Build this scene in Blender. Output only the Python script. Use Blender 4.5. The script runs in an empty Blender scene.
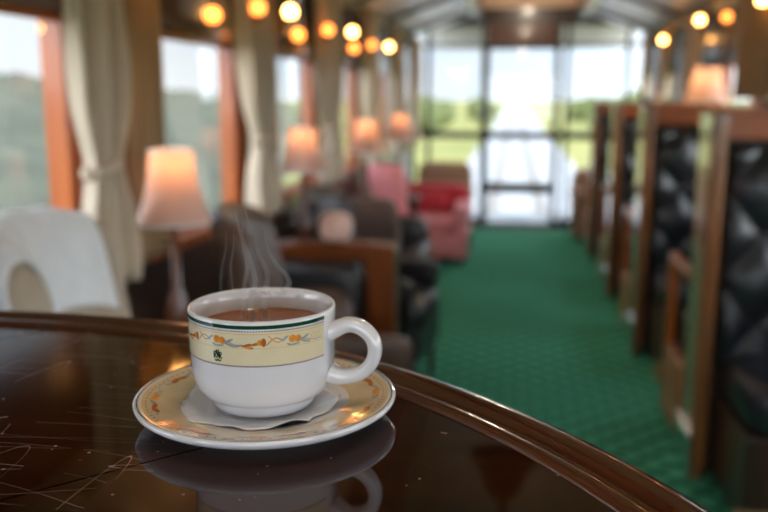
import bpy, bmesh, math, random
from mathutils import Vector, Matrix
random.seed(7)
sc = bpy.context.scene
COL = sc.collection
PI = math.pi
R = math.radians

# ------------------------------------------------------------------ camera
CAM_Z = 1.48
cam_d = bpy.data.cameras.new('camera')
cam = bpy.data.objects.new('camera', cam_d)
COL.objects.link(cam)
cam_d.sensor_width = 36.0
cam_d.lens = 850.0 / 768.0 * 36.0
cam_d.clip_start = 0.02
cam_d.clip_end = 1000
cam.location = (0, 0, CAM_Z)
cam.rotation_euler = (R(90 - 10.7254), 0, R(8.6106))
cam_d.dof.use_dof = True
cam_d.dof.focus_distance = 0.455
cam_d.dof.aperture_fstop = 5.4
cam_d.dof.aperture_blades = 0
sc.camera = cam

# ------------------------------------------------------------------ colour management
sc.view_settings.view_transform = 'Standard'
sc.view_settings.look = 'None'
sc.view_settings.gamma = 1.0
sc.view_settings.use_curve_mapping = False
sc.view_settings.exposure = 0.0

# ------------------------------------------------------------------ sky and sun
SKY = 8.5
SKY_DIM = 1.35
world = bpy.data.worlds.new('sky')
sc.world = world
world.use_nodes = True
nt = world.node_tree
nt.nodes.clear()
w_out = nt.nodes.new('ShaderNodeOutputWorld')
w_bg = nt.nodes.new('ShaderNodeBackground')
w_tc = nt.nodes.new('ShaderNodeTexCoord')
w_sep = nt.nodes.new('ShaderNodeSeparateXYZ')
w_ramp = nt.nodes.new('ShaderNodeValToRGB')
w_ns = nt.nodes.new('ShaderNodeTexNoise')
w_nr = nt.nodes.new('ShaderNodeValToRGB')
w_mix = nt.nodes.new('ShaderNodeMixRGB')
w_ramp.color_ramp.elements[0].position = 0.0
w_ramp.color_ramp.elements[0].color = (0.80, 0.90, 1.0, 1)
w_ramp.color_ramp.elements[1].position = 0.35
w_ramp.color_ramp.elements[1].color = (0.30, 0.50, 0.80, 1)
w_ns.inputs['Scale'].default_value = 2.2
w_ns.inputs['Detail'].default_value = 5
w_nr.color_ramp.elements[0].position = 0.38
w_nr.color_ramp.elements[1].position = 0.62
w_mix.inputs['Color2'].default_value = (1.0, 0.965, 0.91, 1)
nt.links.new(w_tc.outputs['Generated'], w_sep.inputs[0])
nt.links.new(w_sep.outputs['Z'], w_ramp.inputs[0])
nt.links.new(w_tc.outputs['Generated'], w_ns.inputs['Vector'])
nt.links.new(w_ns.outputs['Fac'], w_nr.inputs[0])
nt.links.new(w_nr.outputs['Color'], w_mix.inputs['Fac'])
nt.links.new(w_ramp.outputs['Color'], w_mix.inputs['Color1'])
nt.links.new(w_mix.outputs['Color'], w_bg.inputs['Color'])
# the sky is much brighter on the sun's side (+x) than on the other
w_mr = nt.nodes.new('ShaderNodeMapRange')
w_mr.interpolation_type = 'SMOOTHSTEP'
w_mr.inputs['From Min'].default_value = -0.05
w_mr.inputs['From Max'].default_value = 0.75
w_mr.inputs['To Min'].default_value = SKY_DIM
w_mr.inputs['To Max'].default_value = SKY
nt.links.new(w_sep.outputs['X'], w_mr.inputs['Value'])
w_mr2 = nt.nodes.new('ShaderNodeMapRange')
w_mr2.interpolation_type = 'SMOOTHSTEP'
w_mr2.inputs['From Min'].default_value = 0.20
w_mr2.inputs['From Max'].default_value = -0.50
w_mr2.inputs['To Min'].default_value = SKY_DIM
w_mr2.inputs['To Max'].default_value = SKY
nt.links.new(w_sep.outputs['Y'], w_mr2.inputs['Value'])
w_max = nt.nodes.new('ShaderNodeMath')
w_max.operation = 'MAXIMUM'
nt.links.new(w_mr.outputs[0], w_max.inputs[0])
nt.links.new(w_mr2.outputs[0], w_max.inputs[1])
nt.links.new(w_max.outputs[0], w_bg.inputs['Strength'])
nt.links.new(w_bg.outputs[0], w_out.inputs[0])

sun_d = bpy.data.lights.new('sun', 'SUN')
sun_d.energy = 1.6
sun_d.angle = R(12)
sun_d.color = (1.0, 0.95, 0.86)
sun = bpy.data.objects.new('sun', sun_d)
COL.objects.link(sun)
sun.rotation_euler = (R(28), R(-8), R(20))     # high, almost overhead

# ceiling fill lights, added out of frame to brighten cup, cabin and far bulkhead
CEIL_FILLS = [(0.13, 0.35, 3.0), (0.13, -1.3, 3.0), (0.13, 5.3, 10.0), (0.13, 8.7, 12.0)]

# ------------------------------------------------------------------ materials
MATS = {}


def mat(name, color, rough=0.5, metallic=0.0, spec=0.5, coat=0.0, coat_rough=0.05, var=0.0, var_scale=6.0,
        stretch=(1, 1, 1), color2=None, bump=0.0, bump_scale=40.0, sheen=0.0, emit=None, emit_s=0.0, trans=0.0):
    if name in MATS:
        return MATS[name]
    m = bpy.data.materials.new(name)
    m.use_nodes = True
    t = m.node_tree
    b = t.nodes['Principled BSDF']
    b.inputs['Base Color'].default_value = (*color, 1)
    b.inputs['Roughness'].default_value = rough
    b.inputs['Metallic'].default_value = metallic
    b.inputs['Specular IOR Level'].default_value = spec
    b.inputs['Coat Weight'].default_value = coat
    b.inputs['Coat Roughness'].default_value = coat_rough
    b.inputs['Sheen Weight'].default_value = sheen
    b.inputs['Transmission Weight'].default_value = trans
    if emit:
        b.inputs['Emission Color'].default_value = (*emit, 1)
        b.inputs['Emission Strength'].default_value = emit_s
    tc = t.nodes.new('ShaderNodeTexCoord')
    mp = t.nodes.new('ShaderNodeMapping')
    mp.inputs['Scale'].default_value = stretch
    t.links.new(tc.outputs['Object'], mp.inputs['Vector'])
    if var > 0 or color2:
        ns = t.nodes.new('ShaderNodeTexNoise')
        ns.inputs['Scale'].default_value = var_scale
        ns.inputs['Detail'].default_value = 5
        t.links.new(mp.outputs[0], ns.inputs['Vector'])
        rp = t.nodes.new('ShaderNodeValToRGB')
        rp.color_ramp.elements[0].position = 0.3
        rp.color_ramp.elements[1].position = 0.7
        c2 = color2 or tuple(min(1, c * (1 + var)) for c in color)
        c1 = color if color2 else tuple(c * (1 - var) for c in color)
        rp.color_ramp.elements[0].color = (*c1, 1)
        rp.color_ramp.elements[1].color = (*c2, 1)
        t.links.new(ns.outputs['Fac'], rp.inputs[0])
        t.links.new(rp.outputs[0], b.inputs['Base Color'])
    if bump > 0:
        nb = t.nodes.new('ShaderNodeTexNoise')
        nb.inputs['Scale'].default_value = bump_scale
        nb.inputs['Detail'].default_value = 3
        t.links.new(mp.outputs[0], nb.inputs['Vector'])
        bp = t.nodes.new('ShaderNodeBump')
        bp.inputs['Strength'].default_value = bump
        bp.inputs['Distance'].default_value = 0.004
        t.links.new(nb.outputs['Fac'], bp.inputs['Height'])
        t.links.new(bp.outputs[0], b.inputs['Normal'])
    MATS[name] = m
    return m


def wood(name, c1, c2, axis='z', rough=0.28, coat=0.5):
    st = {'x': (1.2, 14, 14), 'y': (14, 1.2, 14), 'z': (14, 14, 1.2)}[axis]
    return mat(name, c1, rough=rough, coat=coat, coat_rough=0.08, color2=c2, var_scale=2.2, stretch=st)


M_TRIM = wood('varnished_mahogany', (0.38, 0.075, 0.008), (0.52, 0.125, 0.015), 'z', 0.3, 0.4)
M_TRIMX = wood('varnished_mahogany_cross', (0.22, 0.048, 0.008), (0.34, 0.085, 0.013), 'x', 0.4, 0.15)
M_DARK = wood('dark_wood', (0.022, 0.011, 0.007), (0.05, 0.024, 0.013), 'y', 0.35, 0.3)
M_DARKV = wood('dark_wood_upright', (0.03, 0.014, 0.008), (0.06, 0.027, 0.014), 'z', 0.35, 0.3)
M_BROWN = wood('red_brown_wood', (0.07, 0.022, 0.010), (0.13, 0.042, 0.018), 'x', 0.3, 0.4)
M_GOLD = wood('golden_wood', (0.42, 0.24, 0.10), (0.58, 0.36, 0.17), 'z', 0.22, 0.8)
M_PANEL = wood('glossy_brown_panel', (0.24, 0.10, 0.028), (0.36, 0.16, 0.05), 'z', 0.22, 0.9)
M_BENCH = wood('bench_mahogany', (0.11, 0.027, 0.006), (0.20, 0.05, 0.010), 'z', 0.25, 0.6)
M_EDGEW = wood('booth_edge_wood', (0.15, 0.050, 0.012), (0.26, 0.095, 0.025), 'z', 0.3, 0.4)
M_CEIL = mat('ceiling_white', (0.88, 0.80, 0.78), rough=0.3, spec=0.5, var=0.06, var_scale=2)
M_BEIGE = mat('beige_panel', (0.85, 0.58, 0.40), rough=0.5, var=0.05)
M_PALE = mat('pale_cornice', (0.50, 0.48, 0.38), rough=0.45, var=0.05)
M_LEATHER = mat('black_leather', (0.014, 0.014, 0.016), rough=0.36, spec=0.6, var=0.3, var_scale=9, bump=0.25, bump_scale=60)
M_LEATHERB = mat('brown_leather', (0.10, 0.060, 0.042), rough=0.38, spec=0.5, var=0.3, var_scale=9, bump=0.25, bump_scale=60)
M_CREAM = mat('beige_upholstery', (0.40, 0.31, 0.23), rough=0.85, sheen=0.2, color2=(0.47, 0.38, 0.29), var_scale=9)
M_WHITE = mat('white_linen', (0.82, 0.82, 0.84), rough=0.85, sheen=0.2, var=0.03, var_scale=30, bump=0.3, bump_scale=200)
M_CURT = mat('cream_curtain', (0.60, 0.485, 0.36), rough=0.85, sheen=0.2, var=0.08, var_scale=4, bump=0.2, bump_scale=150)
M_CURTB = mat('tan_curtain', (0.36, 0.24, 0.125), rough=0.85, sheen=0.2, var=0.08, var_scale=4, bump=0.2, bump_scale=150)  # right curtain's own tan; on left curtains, cream cloth's shade put into colour
M_RED = mat('red_upholstery', (0.58, 0.03, 0.05), rough=0.75, sheen=0.3, var=0.15, var_scale=12)
M_PINK = mat('pink_upholstery', (0.88, 0.32, 0.35), rough=0.75, sheen=0.3, var=0.10, var_scale=12)
M_TAN = mat('tan_upholstery', (0.34, 0.20, 0.12), rough=0.7, var=0.12, var_scale=10)
M_BROWNF = mat('brown_fabric', (0.10, 0.055, 0.038), rough=0.75, sheen=0.2, var=0.12, var_scale=10)
M_PEACH = mat('peach_fabric', (0.88, 0.58, 0.48), rough=0.8, sheen=0.2, var=0.05)
M_BLUE = mat('grey_blue_fabric', (0.30, 0.36, 0.42), rough=0.5, var=0.25, var_scale=18)
M_BRASS = mat('brass', (0.65, 0.42, 0.14), rough=0.25, metallic=1.0, var=0.05)
M_STEEL = mat('brushed_steel', (0.80, 0.81, 0.83), rough=0.22, metallic=1.0, var=0.05)
M_BLACKM = mat('black_metal', (0.018, 0.016, 0.015), rough=0.4, var=0.1)
M_CHINA = mat('white_china', (0.71, 0.71, 0.76), rough=0.05, spec=0.5, coat=0.6, coat_rough=0.03, var=0.015, var_scale=20)
M_CHINAC = mat('cream_glaze', (0.76, 0.67, 0.46), rough=0.10, coat=0.6, coat_rough=0.03, var=0.03, var_scale=60)
M_CHINAS = mat('tan_glaze', (0.64, 0.52, 0.34), rough=0.10, coat=0.6, coat_rough=0.03, var=0.10, var_scale=50)
M_GREEN = mat('dark_green_glaze', (0.004, 0.055, 0.022), rough=0.10, coat=0.6, coat_rough=0.03, var=0.1, var_scale=60)
M_ORANGE = mat('orange_print', (0.70, 0.27, 0.05), rough=0.15, coat=0.5, var=0.25, var_scale=220)
M_RUST = mat('rust_print', (0.42, 0.12, 0.02), rough=0.15, coat=0.5, var=0.25, var_scale=220)
M_LEAF = mat('grey_print', (0.33, 0.36, 0.36), rough=0.15, coat=0.5, var=0.25, var_scale=220)
M_MAUVE = mat('mauve_print', (0.22, 0.14, 0.13), rough=0.15, coat=0.5, var=0.1, var_scale=220)
M_GOLDL = mat('gold_print', (0.72, 0.47, 0.16), rough=0.15, coat=0.5, var=0.1, var_scale=220)
M_PAPER = mat('paper', (0.80, 0.79, 0.80), rough=0.7, var=0.02, var_scale=40)
M_TEA = mat('black_tea', (0.30, 0.085, 0.012), rough=0.04, spec=0.5, var=0.1, var_scale=30)
M_BULB = mat('lit_bulb', (1.0, 0.8, 0.5), emit=(1.0, 0.44, 0.11), emit_s=26.0, var=0.01)
M_AMBERL = mat('amber_lamp_bulb', (1.0, 0.5, 0.2), emit=(1.0, 0.35, 0.07), emit_s=8.0, var=0.01)
M_AMBER = mat('amber_bulb', (1.0, 0.5, 0.2), emit=(1.0, 0.27, 0.045), emit_s=5.5, var=0.01)
M_FROST = mat('frosted_light_panel', (0.9, 0.85, 0.75), emit=(1.0, 0.80, 0.58), emit_s=4.0, var=0.01)  # glow of the added ceiling fill panels
M_SHRUB = mat('shrub_leaves', (0.07, 0.085, 0.022), rough=0.8, color2=(0.13, 0.15, 0.045), var_scale=3)
M_GRAVEL = mat('pale_gravel', (0.34, 0.34, 0.34), rough=0.9, var=0.15, var_scale=3)
M_GRASS = mat('dry_grass', (0.15, 0.16, 0.03), rough=0.9, color2=(0.27, 0.24, 0.06), var_scale=0.25)
M_HILL = mat('scrub_hillside', (0.035, 0.042, 0.026), rough=0.9, color2=(0.08, 0.085, 0.052), var_scale=0.35)
M_RAIL = mat('rusty_rail', (0.25, 0.17, 0.12), rough=0.5, metallic=0.6, var=0.2)
M_PANELW = mat('white_transom', (0.70, 0.68, 0.68), rough=0.4, var=0.08, var_scale=3)


def mat_glass():
    m = bpy.data.materials.new('window_glass')
    m.use_nodes = True
    t = m.node_tree
    t.nodes.clear()
    o = t.nodes.new('ShaderNodeOutputMaterial')
    mx = t.nodes.new('ShaderNodeMixShader')
    tr = t.nodes.new('ShaderNodeBsdfTransparent')
    gl = t.nodes.new('ShaderNodeBsdfGlossy')
    lw = t.nodes.new('ShaderNodeLayerWeight')
    pw = t.nodes.new('ShaderNodeMath')
    pw.operation = 'POWER'
    pw.inputs[1].default_value = 5.0
    fr = t.nodes.new('ShaderNodeMath')
    fr.operation = 'MULTIPLY_ADD'
    fr.inputs[1].default_value = 0.9
    fr.inputs[2].default_value = 0.03
    t.links.new(lw.outputs['Facing'], pw.inputs[0])
    t.links.new(pw.outputs[0], fr.inputs[0])
    tr.inputs[0].default_value = (0.93, 0.95, 0.96, 1)
    gl.inputs['Roughness'].default_value = 0.02
    t.links.new(fr.outputs[0], mx.inputs[0])
    t.links.new(tr.outputs[0], mx.inputs[1])
    t.links.new(gl.outputs[0], mx.inputs[2])
    t.links.new(mx.outputs[0], o.inputs[0])
    return m


def mat_shade():
    m = bpy.data.materials.new('pleated_lampshade')
    m.use_nodes = True
    t = m.node_tree
    t.nodes.clear()
    o = t.nodes.new('ShaderNodeOutputMaterial')
    mx = t.nodes.new('ShaderNodeMixShader')
    mx.inputs[0].default_value = 0.5
    d = t.nodes.new('ShaderNodeBsdfDiffuse')
    l = t.nodes.new('ShaderNodeBsdfTranslucent')
    tc = t.nodes.new('ShaderNodeTexCoord')
    ns = t.nodes.new('ShaderNodeTexNoise')
    ns.inputs['Scale'].default_value = 30
    rp = t.nodes.new('ShaderNodeValToRGB')
    rp.color_ramp.elements[0].color = (0.72, 0.60, 0.54, 1)
    rp.color_ramp.elements[1].color = (0.80, 0.68, 0.62, 1)
    t.links.new(tc.outputs['Object'], ns.inputs['Vector'])
    t.links.new(ns.outputs['Fac'], rp.inputs[0])
    t.links.new(rp.outputs[0], d.inputs[0])
    l.inputs[0].default_value = (0.95, 0.62, 0.44, 1)
    t.links.new(d.outputs[0], mx.inputs[1])
    t.links.new(l.outputs[0], mx.inputs[2])
    t.links.new(mx.outputs[0], o.inputs[0])
    return m


def mat_steam():
    m = bpy.data.materials.new('steam')
    m.use_nodes = True
    t = m.node_tree
    t.nodes.clear()
    o = t.nodes.new('ShaderNodeOutputMaterial')
    v = t.nodes.new('ShaderNodeVolumeScatter')
    v.inputs['Color'].default_value = (0.98, 0.98, 1.0, 1)
    v.inputs['Density'].default_value = 115
    v.inputs['Anisotropy'].default_value = 0.2
    t.links.new(v.outputs[0], o.inputs['Volume'])
    return m


def mat_carpet():
    m = bpy.data.materials.new('green_carpet')
    m.use_nodes = True
    t = m.node_tree
    b = t.nodes['Principled BSDF']
    b.inputs['Roughness'].default_value = 0.95
    b.inputs['Specular IOR Level'].default_value = 0.1
    tc = t.nodes.new('ShaderNodeTexCoord')
    sp = t.nodes.new('ShaderNodeSeparateXYZ')
    t.links.new(tc.outputs['Object'], sp.inputs[0])

    def mth(op, a, bb):
        n = t.nodes.new('ShaderNodeMath')
        n.operation = op
        for i, v in enumerate((a, bb)):
            if v is None:
                continue
            if isinstance(v, (int, float)):
                n.inputs[i].default_value = v
            else:
                t.links.new(v, n.inputs[i])
        return n.outputs[0]
    u = mth('ADD', sp.outputs['X'], sp.outputs['Y'])
    v = mth('SUBTRACT', sp.outputs['X'], sp.outputs['Y'])
    lines = []
    for q in (u, v):
        s = mth('MULTIPLY', q, 1.0 / 0.15)
        fct = mth('FRACT', s, None)
        c = mth('ABSOLUTE', mth('SUBTRACT', fct, 0.5), None)
        lines.append(mth('GREATER_THAN', c, 0.36))
    ln = mth('MAXIMUM', lines[0], lines[1])
    ns = t.nodes.new('ShaderNodeTexNoise')
    ns.inputs['Scale'].default_value = 160
    t.links.new(tc.outputs['Object'], ns.inputs['Vector'])
    mx = t.nodes.new('ShaderNodeMixRGB')
    mx.inputs['Color1'].default_value = (0.095, 0.42, 0.245, 1)
    mx.inputs['Color2'].default_value = (0.020, 0.15, 0.085, 1)
    t.links.new(ln, mx.inputs['Fac'])
    m2 = t.nodes.new('ShaderNodeMixRGB')
    m2.blend_type = 'MULTIPLY'
    m2.inputs['Fac'].default_value = 0.5
    t.links.new(mx.outputs[0], m2.inputs['Color1'])
    t.links.new(ns.outputs['Color'], m2.inputs['Color2'])
    m2b = t.nodes.new('ShaderNodeMixRGB')
    m2b.blend_type = 'MIX'
    m2b.inputs['Fac'].default_value = 0.2
    t.links.new(mx.outputs[0], m2b.inputs['Color1'])
    t.links.new(m2.outputs[0], m2b.inputs['Color2'])
    t.links.new(m2b.outputs[0], b.inputs['Base Color'])
    return m


def mat_tabletop():
    """polished dark mahogany with radial board joints and fine scratches"""
    m = bpy.data.materials.new('polished_table_wood')
    m.use_nodes = True
    t = m.node_tree
    b = t.nodes['Principled BSDF']
    tc = t.nodes.new('ShaderNodeTexCoord')
    mp = t.nodes.new('ShaderNodeMapping')
    mp.inputs['Scale'].default_value = (3, 30, 10)
    mp.inputs['Rotation'].default_value = (0, 0, R(-38))
    ns = t.nodes.new('ShaderNodeTexNoise')
    ns.inputs['Scale'].default_value = 2.0
    ns.inputs['Detail'].default_value = 6
    rp = t.nodes.new('ShaderNodeValToRGB')
    rp.color_ramp.elements[0].position = 0.3
    rp.color_ramp.elements[0].color = (0.014, 0.004, 0.0015, 1)
    rp.color_ramp.elements[1].position = 0.75
    rp.color_ramp.elements[1].color = (0.045, 0.012, 0.004, 1)
    t.links.new(tc.outputs['Object'], mp.inputs[0])
    t.links.new(mp.outputs[0], ns.inputs['Vector'])
    t.links.new(ns.outputs['Fac'], rp.inputs[0])

    def mth(op, a, bb=None):
        n = t.nodes.new('ShaderNodeMath')
        n.operation = op
        for i, v in enumerate((a, bb)):
            if v is None:
                continue
            if isinstance(v, (int, float)):
                n.inputs[i].default_value = v
            else:
                t.links.new(v, n.inputs[i])
        return n.outputs[0]
    # board joints: lines at 45 degrees every 0.30 m
    sp = t.nodes.new('ShaderNodeSeparateXYZ')
    t.links.new(tc.outputs['Object'], sp.inputs[0])
    d = mth('MULTIPLY', mth('SUBTRACT', sp.outputs['Y'], sp.outputs['X']), 0.70711)
    off = mth('ADD', d, SEAM)
    fr = mth('ABSOLUTE', mth('SUBTRACT', mth('FRACT', mth('ADD', mth('MULTIPLY', off, 1 / 0.30), 0.5)), 0.5))
    joint = mth('LESS_THAN', fr, 0.0024)
    t.links.new(mth('MULTIPLY', mth('SUBTRACT', 1.0, joint), 0.42), b.inputs['Specular IOR Level'])
    mj = t.nodes.new('ShaderNodeMixRGB')
    mj.inputs['Color2'].default_value = (0.003, 0.002, 0.001, 1)
    t.links.new(joint, mj.inputs['Fac'])
    t.links.new(rp.outputs[0], mj.inputs['Color1'])
    # scratches: thin iso-lines of stretched noise, broken up by a mask
    masks = []
    for k, (rot, sc_, thr) in enumerate([(20, (0.8, 6.5, 1), 0.0016), (-35, (6.5, 0.9, 1), 0.0014), (62, (0.8, 8.0, 1), 0.0016)]):
        mpp = t.nodes.new('ShaderNodeMapping')
        mpp.inputs['Rotation'].default_value = (0, 0, R(rot))
        mpp.inputs['Scale'].default_value = sc_
        mpp.inputs['Location'].default_value = (k * 3.1, k * 1.7, k)
        t.links.new(tc.outputs['Object'], mpp.inputs[0])
        n1 = t.nodes.new('ShaderNodeTexNoise')
        n1.inputs['Scale'].default_value = 5.5
        n1.inputs['Detail'].default_value = 0.0
        t.links.new(mpp.outputs[0], n1.inputs['Vector'])
        ln = mth('LESS_THAN', mth('ABSOLUTE', mth('SUBTRACT', n1.outputs['Fac'], 0.5)), thr)
        n2 = t.nodes.new('ShaderNodeTexNoise')
        n2.inputs['Scale'].default_value = 14
        t.links.new(tc.outputs['Object'], n2.inputs['Vector'])
        worn = mth('LESS_THAN', mth('ADD', sp.outputs['X'], mth('MULTIPLY', n2.outputs['Fac'], 0.35)), 0.42)
        masks.append(mth('MULTIPLY', mth('MULTIPLY', ln, worn), mth('GREATER_THAN', n2.outputs['Fac'], 0.47)))
    n3 = t.nodes.new('ShaderNodeTexVoronoi')
    n3.inputs['Scale'].default_value = 120
    t.links.new(tc.outputs['Object'], n3.inputs['Vector'])
    n4 = t.nodes.new('ShaderNodeTexNoise')
    n4.inputs['Scale'].default_value = 60
    t.links.new(tc.outputs['Object'], n4.inputs['Vector'])
    speck = mth('MULTIPLY', mth('LESS_THAN', n3.outputs['Distance'], 0.12), mth('GREATER_THAN', n4.outputs['Fac'], 0.58))
    scr = mth('MAXIMUM', mth('MAXIMUM', masks[0], masks[1]), mth('MAXIMUM', masks[2], speck))
    ms = t.nodes.new('ShaderNodeMixRGB')
    ms.inputs['Color2'].default_value = (0.30, 0.23, 0.24, 1)
    t.links.new(mth('MULTIPLY', scr, 0.75), ms.inputs['Fac'])
    t.links.new(mj.outputs[0], ms.inputs['Color1'])
    t.links.new(ms.outputs[0], b.inputs['Base Color'])
    haze = t.nodes.new('ShaderNodeMapRange')          # worn, finely scratched zone of the polish
    haze.inputs['From Min'].default_value = 0.16
    haze.inputs['From Max'].default_value = -0.05
    haze.inputs['To Min'].default_value = 0.0
    haze.inputs['To Max'].default_value = 0.24
    t.links.new(sp.outputs['X'], haze.inputs['Value'])
    t.links.new(mth('ADD', mth('ADD', mth('MULTIPLY', scr, 0.3), 0.05), haze.outputs[0]), b.inputs['Roughness'])
    b.inputs['Specular IOR Level'].default_value = 0.40
    b.inputs['Coat Weight'].default_value = 0.0
    b.inputs['Coat Roughness'].default_value = 0.04
    nw = t.nodes.new('ShaderNodeTexNoise')
    nw.inputs['Scale'].default_value = 9
    t.links.new(tc.outputs['Object'], nw.inputs['Vector'])
    bp = t.nodes.new('ShaderNodeBump')
    bp.inputs['Strength'].default_value = 0.10
    bp.inputs['Distance'].default_value = 0.002
    t.links.new(nw.outputs['Fac'], bp.inputs['Height'])
    t.links.new(bp.outputs[0], b.inputs['Normal'])
    return m


M_GLASS = mat_glass()
M_SHADE = mat_shade()
M_STEAM = mat_steam()
M_CARPET = mat_carpet()


# ------------------------------------------------------------------ mesh helpers
def new_bm():
    return bmesh.new()


def obj(name, bm, mats, parent=None, loc=None, smooth=False, bevel=0.0, subsurf=0, auto=True):
    if not isinstance(mats, (list, tuple)):
        mats = [mats]
    bmesh.ops.recalc_face_normals(bm, faces=bm.faces)
    me = bpy.data.meshes.new(name)
    bm.to_mesh(me)
    bm.free()
    for m in mats:
        me.materials.append(m)
    if smooth:
        for p in me.polygons:
            p.use_smooth = True
    o = bpy.data.objects.new(name, me)
    COL.objects.link(o)
    if parent:
        o.parent = parent
    if loc:
        o.location = loc
    if bevel > 0:
        md = o.modifiers.new('bevel', 'BEVEL')
        md.width = bevel
        md.segments = 2
        md.limit_method = 'ANGLE'
        md.angle_limit = R(40)
    if subsurf:
        md = o.modifiers.new('subsurf', 'SUBSURF')
        md.levels = subsurf
        md.render_levels = subsurf
    return o


def add_box(bm, x0, x1, y0, y1, z0, z1, mi=0, rot=None, piv=None):
    vs = [bm.verts.new((x, y, z)) for x in (x0, x1) for y in (y0, y1) for z in (z0, z1)]
    q = [(0, 1, 3, 2), (4, 6, 7, 5), (0, 4, 5, 1), (2, 3, 7, 6), (0, 2, 6, 4), (1, 5, 7, 3)]
    fs = [bm.faces.new([vs[i] for i in f]) for f in q]
    for f in fs:
        f.material_index = mi
    if rot:
        bmesh.ops.rotate(bm, verts=vs, cent=piv or Vector(((x0 + x1) / 2, (y0 + y1) / 2, (z0 + z1) / 2)), matrix=rot)
    return vs


def box(name, dims, m, parent=None, bevel=0.0, loc=None):
    bm = new_bm()
    add_box(bm, *dims)
    return obj(name, bm, m, parent, bevel=bevel, loc=loc)


def add_lathe(bm, prof, seg=48, mi=None, cx=0, cy=0, cz=0, a0=0.0, a1=2 * PI):
    full = abs(a1 - a0 - 2 * PI) < 1e-6
    n = seg if full else seg + 1
    rings = []
    for (r, z) in prof:
        if r < 1e-6:
            rings.append([bm.verts.new((cx, cy, cz + z))])
        else:
            rings.append([bm.verts.new((cx + r * math.cos(a0 + (a1 - a0) * i / seg), cy + r * math.sin(a0 + (a1 - a0) * i / seg), cz + z)) for i in range(n)])
    for k in range(len(prof) - 1):
        A, B = rings[k], rings[k + 1]
        for i in range(seg):
            j = (i + 1) % n
            if len(A) == 1 and len(B) == 1:
                continue
            if len(A) == 1:
                f = bm.faces.new((A[0], B[i], B[j]))
            elif len(B) == 1:
                f = bm.faces.new((A[i], A[j], B[0]))
            else:
                f = bm.faces.new((A[i], A[j], B[j], B[i]))
            if mi is not None:
                f.material_index = mi if isinstance(mi, int) else mi[k]


def add_tube(bm, pts, rad, seg=12, cap=True, mi=0, flat=1.0, updir=None):
    pts = [Vector(p) for p in pts]
    n = len(pts)
    rads = rad if isinstance(rad, (list, tuple)) else [rad] * n
    rings = []
    ref = Vector(updir) if updir else Vector((0.123, 0.456, 0.88))
    for i, p in enumerate(pts):
        tg = (pts[min(i + 1, n - 1)] - pts[max(i - 1, 0)]).normalized()
        s = tg.cross(ref)
        if s.length < 1e-4:
            s = tg.cross(Vector((1, 0, 0)))
        s.normalize()
        u = s.cross(tg).normalized()
        rings.append([bm.verts.new(p + s * math.cos(2 * PI * k / seg) * rads[i] * flat + u * math.sin(2 * PI * k / seg) * rads[i]) for k in range(seg)])
    for a, b in zip(rings, rings[1:]):
        for k in range(seg):
            f = bm.faces.new((a[k], a[(k + 1) % seg], b[(k + 1) % seg], b[k]))
            f.material_index = mi
    if cap:
        bm.faces.new(rings[0][::-1]).material_index = mi
        bm.faces.new(rings[-1]).material_index = mi


def add_pad(bm, cx, cy, cz, sx, sy, sz, n=4.0, nu=20, nv=12, mi=0, rot=None):
    """rounded cushion: a superellipsoid of full size sx, sy, sz"""
    def sgp(v, p):
        return math.copysign(abs(v) ** p, v)
    e = 2.0 / n
    vs = []
    rings = []
    for j in range(nv + 1):
        ph = -PI / 2 + PI * j / nv
        if j in (0, nv):
            v = bm.verts.new((0, 0, sz / 2 * (-1 if j == 0 else 1)))
            rings.append([v])
            vs.append(v)
            continue
        ring = []
        for i in range(nu):
            th = 2 * PI * i / nu
            v = bm.verts.new((sx / 2 * sgp(math.cos(ph), e) * sgp(math.cos(th), e), sy / 2 * sgp(math.cos(ph), e) * sgp(math.sin(th), e), sz / 2 * sgp(math.sin(ph), e)))
            ring.append(v)
            vs.append(v)
        rings.append(ring)
    for a, b in zip(rings, rings[1:]):
        for i in range(nu):
            j = (i + 1) % nu
            if len(a) == 1:
                f = bm.faces.new((a[0], b[i], b[j]))
            elif len(b) == 1:
                f = bm.faces.new((a[i], a[j], b[0]))
            else:
                f = bm.faces.new((a[i], a[j], b[j], b[i]))
            f.material_index = mi
    if rot:
        bmesh.ops.rotate(bm, verts=vs, cent=(0, 0, 0), matrix=rot)
    bmesh.ops.translate(bm, verts=vs, vec=(cx, cy, cz))


def pad(name, c, s, m, parent=None, n=4.0, rot=None):
    bm = new_bm()
    add_pad(bm, *c, *s, n=n, rot=rot)
    return obj(name, bm, m, parent, smooth=True)


def add_grid(bm, fn, nu, nv, mi=0):
    g = [[bm.verts.new(fn(i / nu, j / nv)) for j in range(nv + 1)] for i in range(nu + 1)]
    for i in range(nu):
        for j in range(nv):
            bm.faces.new((g[i][j], g[i + 1][j], g[i + 1][j + 1], g[i][j + 1])).material_index = mi
    return g


def solid_sheet(bm, fn, gn, nu, nv, mi=0):
    """closed sheet between front surface fn and back surface gn"""
    a = add_grid(bm, fn, nu, nv, mi)
    b = add_grid(bm, gn, nu, nv, mi)

    def st(p, q, r, s):
        bm.faces.new((p, q, r, s)).material_index = mi
    for i in range(nu):
        st(a[i][0], a[i + 1][0], b[i + 1][0], b[i][0])
        st(a[i][nv], a[i + 1][nv], b[i + 1][nv], b[i][nv])
    for j in range(nv):
        st(a[0][j], a[0][j + 1], b[0][j + 1], b[0][j])
        st(a[nu][j], a[nu][j + 1], b[nu][j + 1], b[nu][j])


def thing(name, label, cat, loc=(0, 0, 0), rz=0.0, group=None):
    o = bpy.data.objects.new(name, None)
    o.empty_display_size = 0.05
    COL.objects.link(o)
    o.location = loc
    o.rotation_euler = (0, 0, rz)
    tag(o, label, cat, group)
    return o


def tag(o, label, cat, group=None):
    o['label'] = label
    o['category'] = cat
    if group:
        o['group'] = group
    return o


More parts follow.
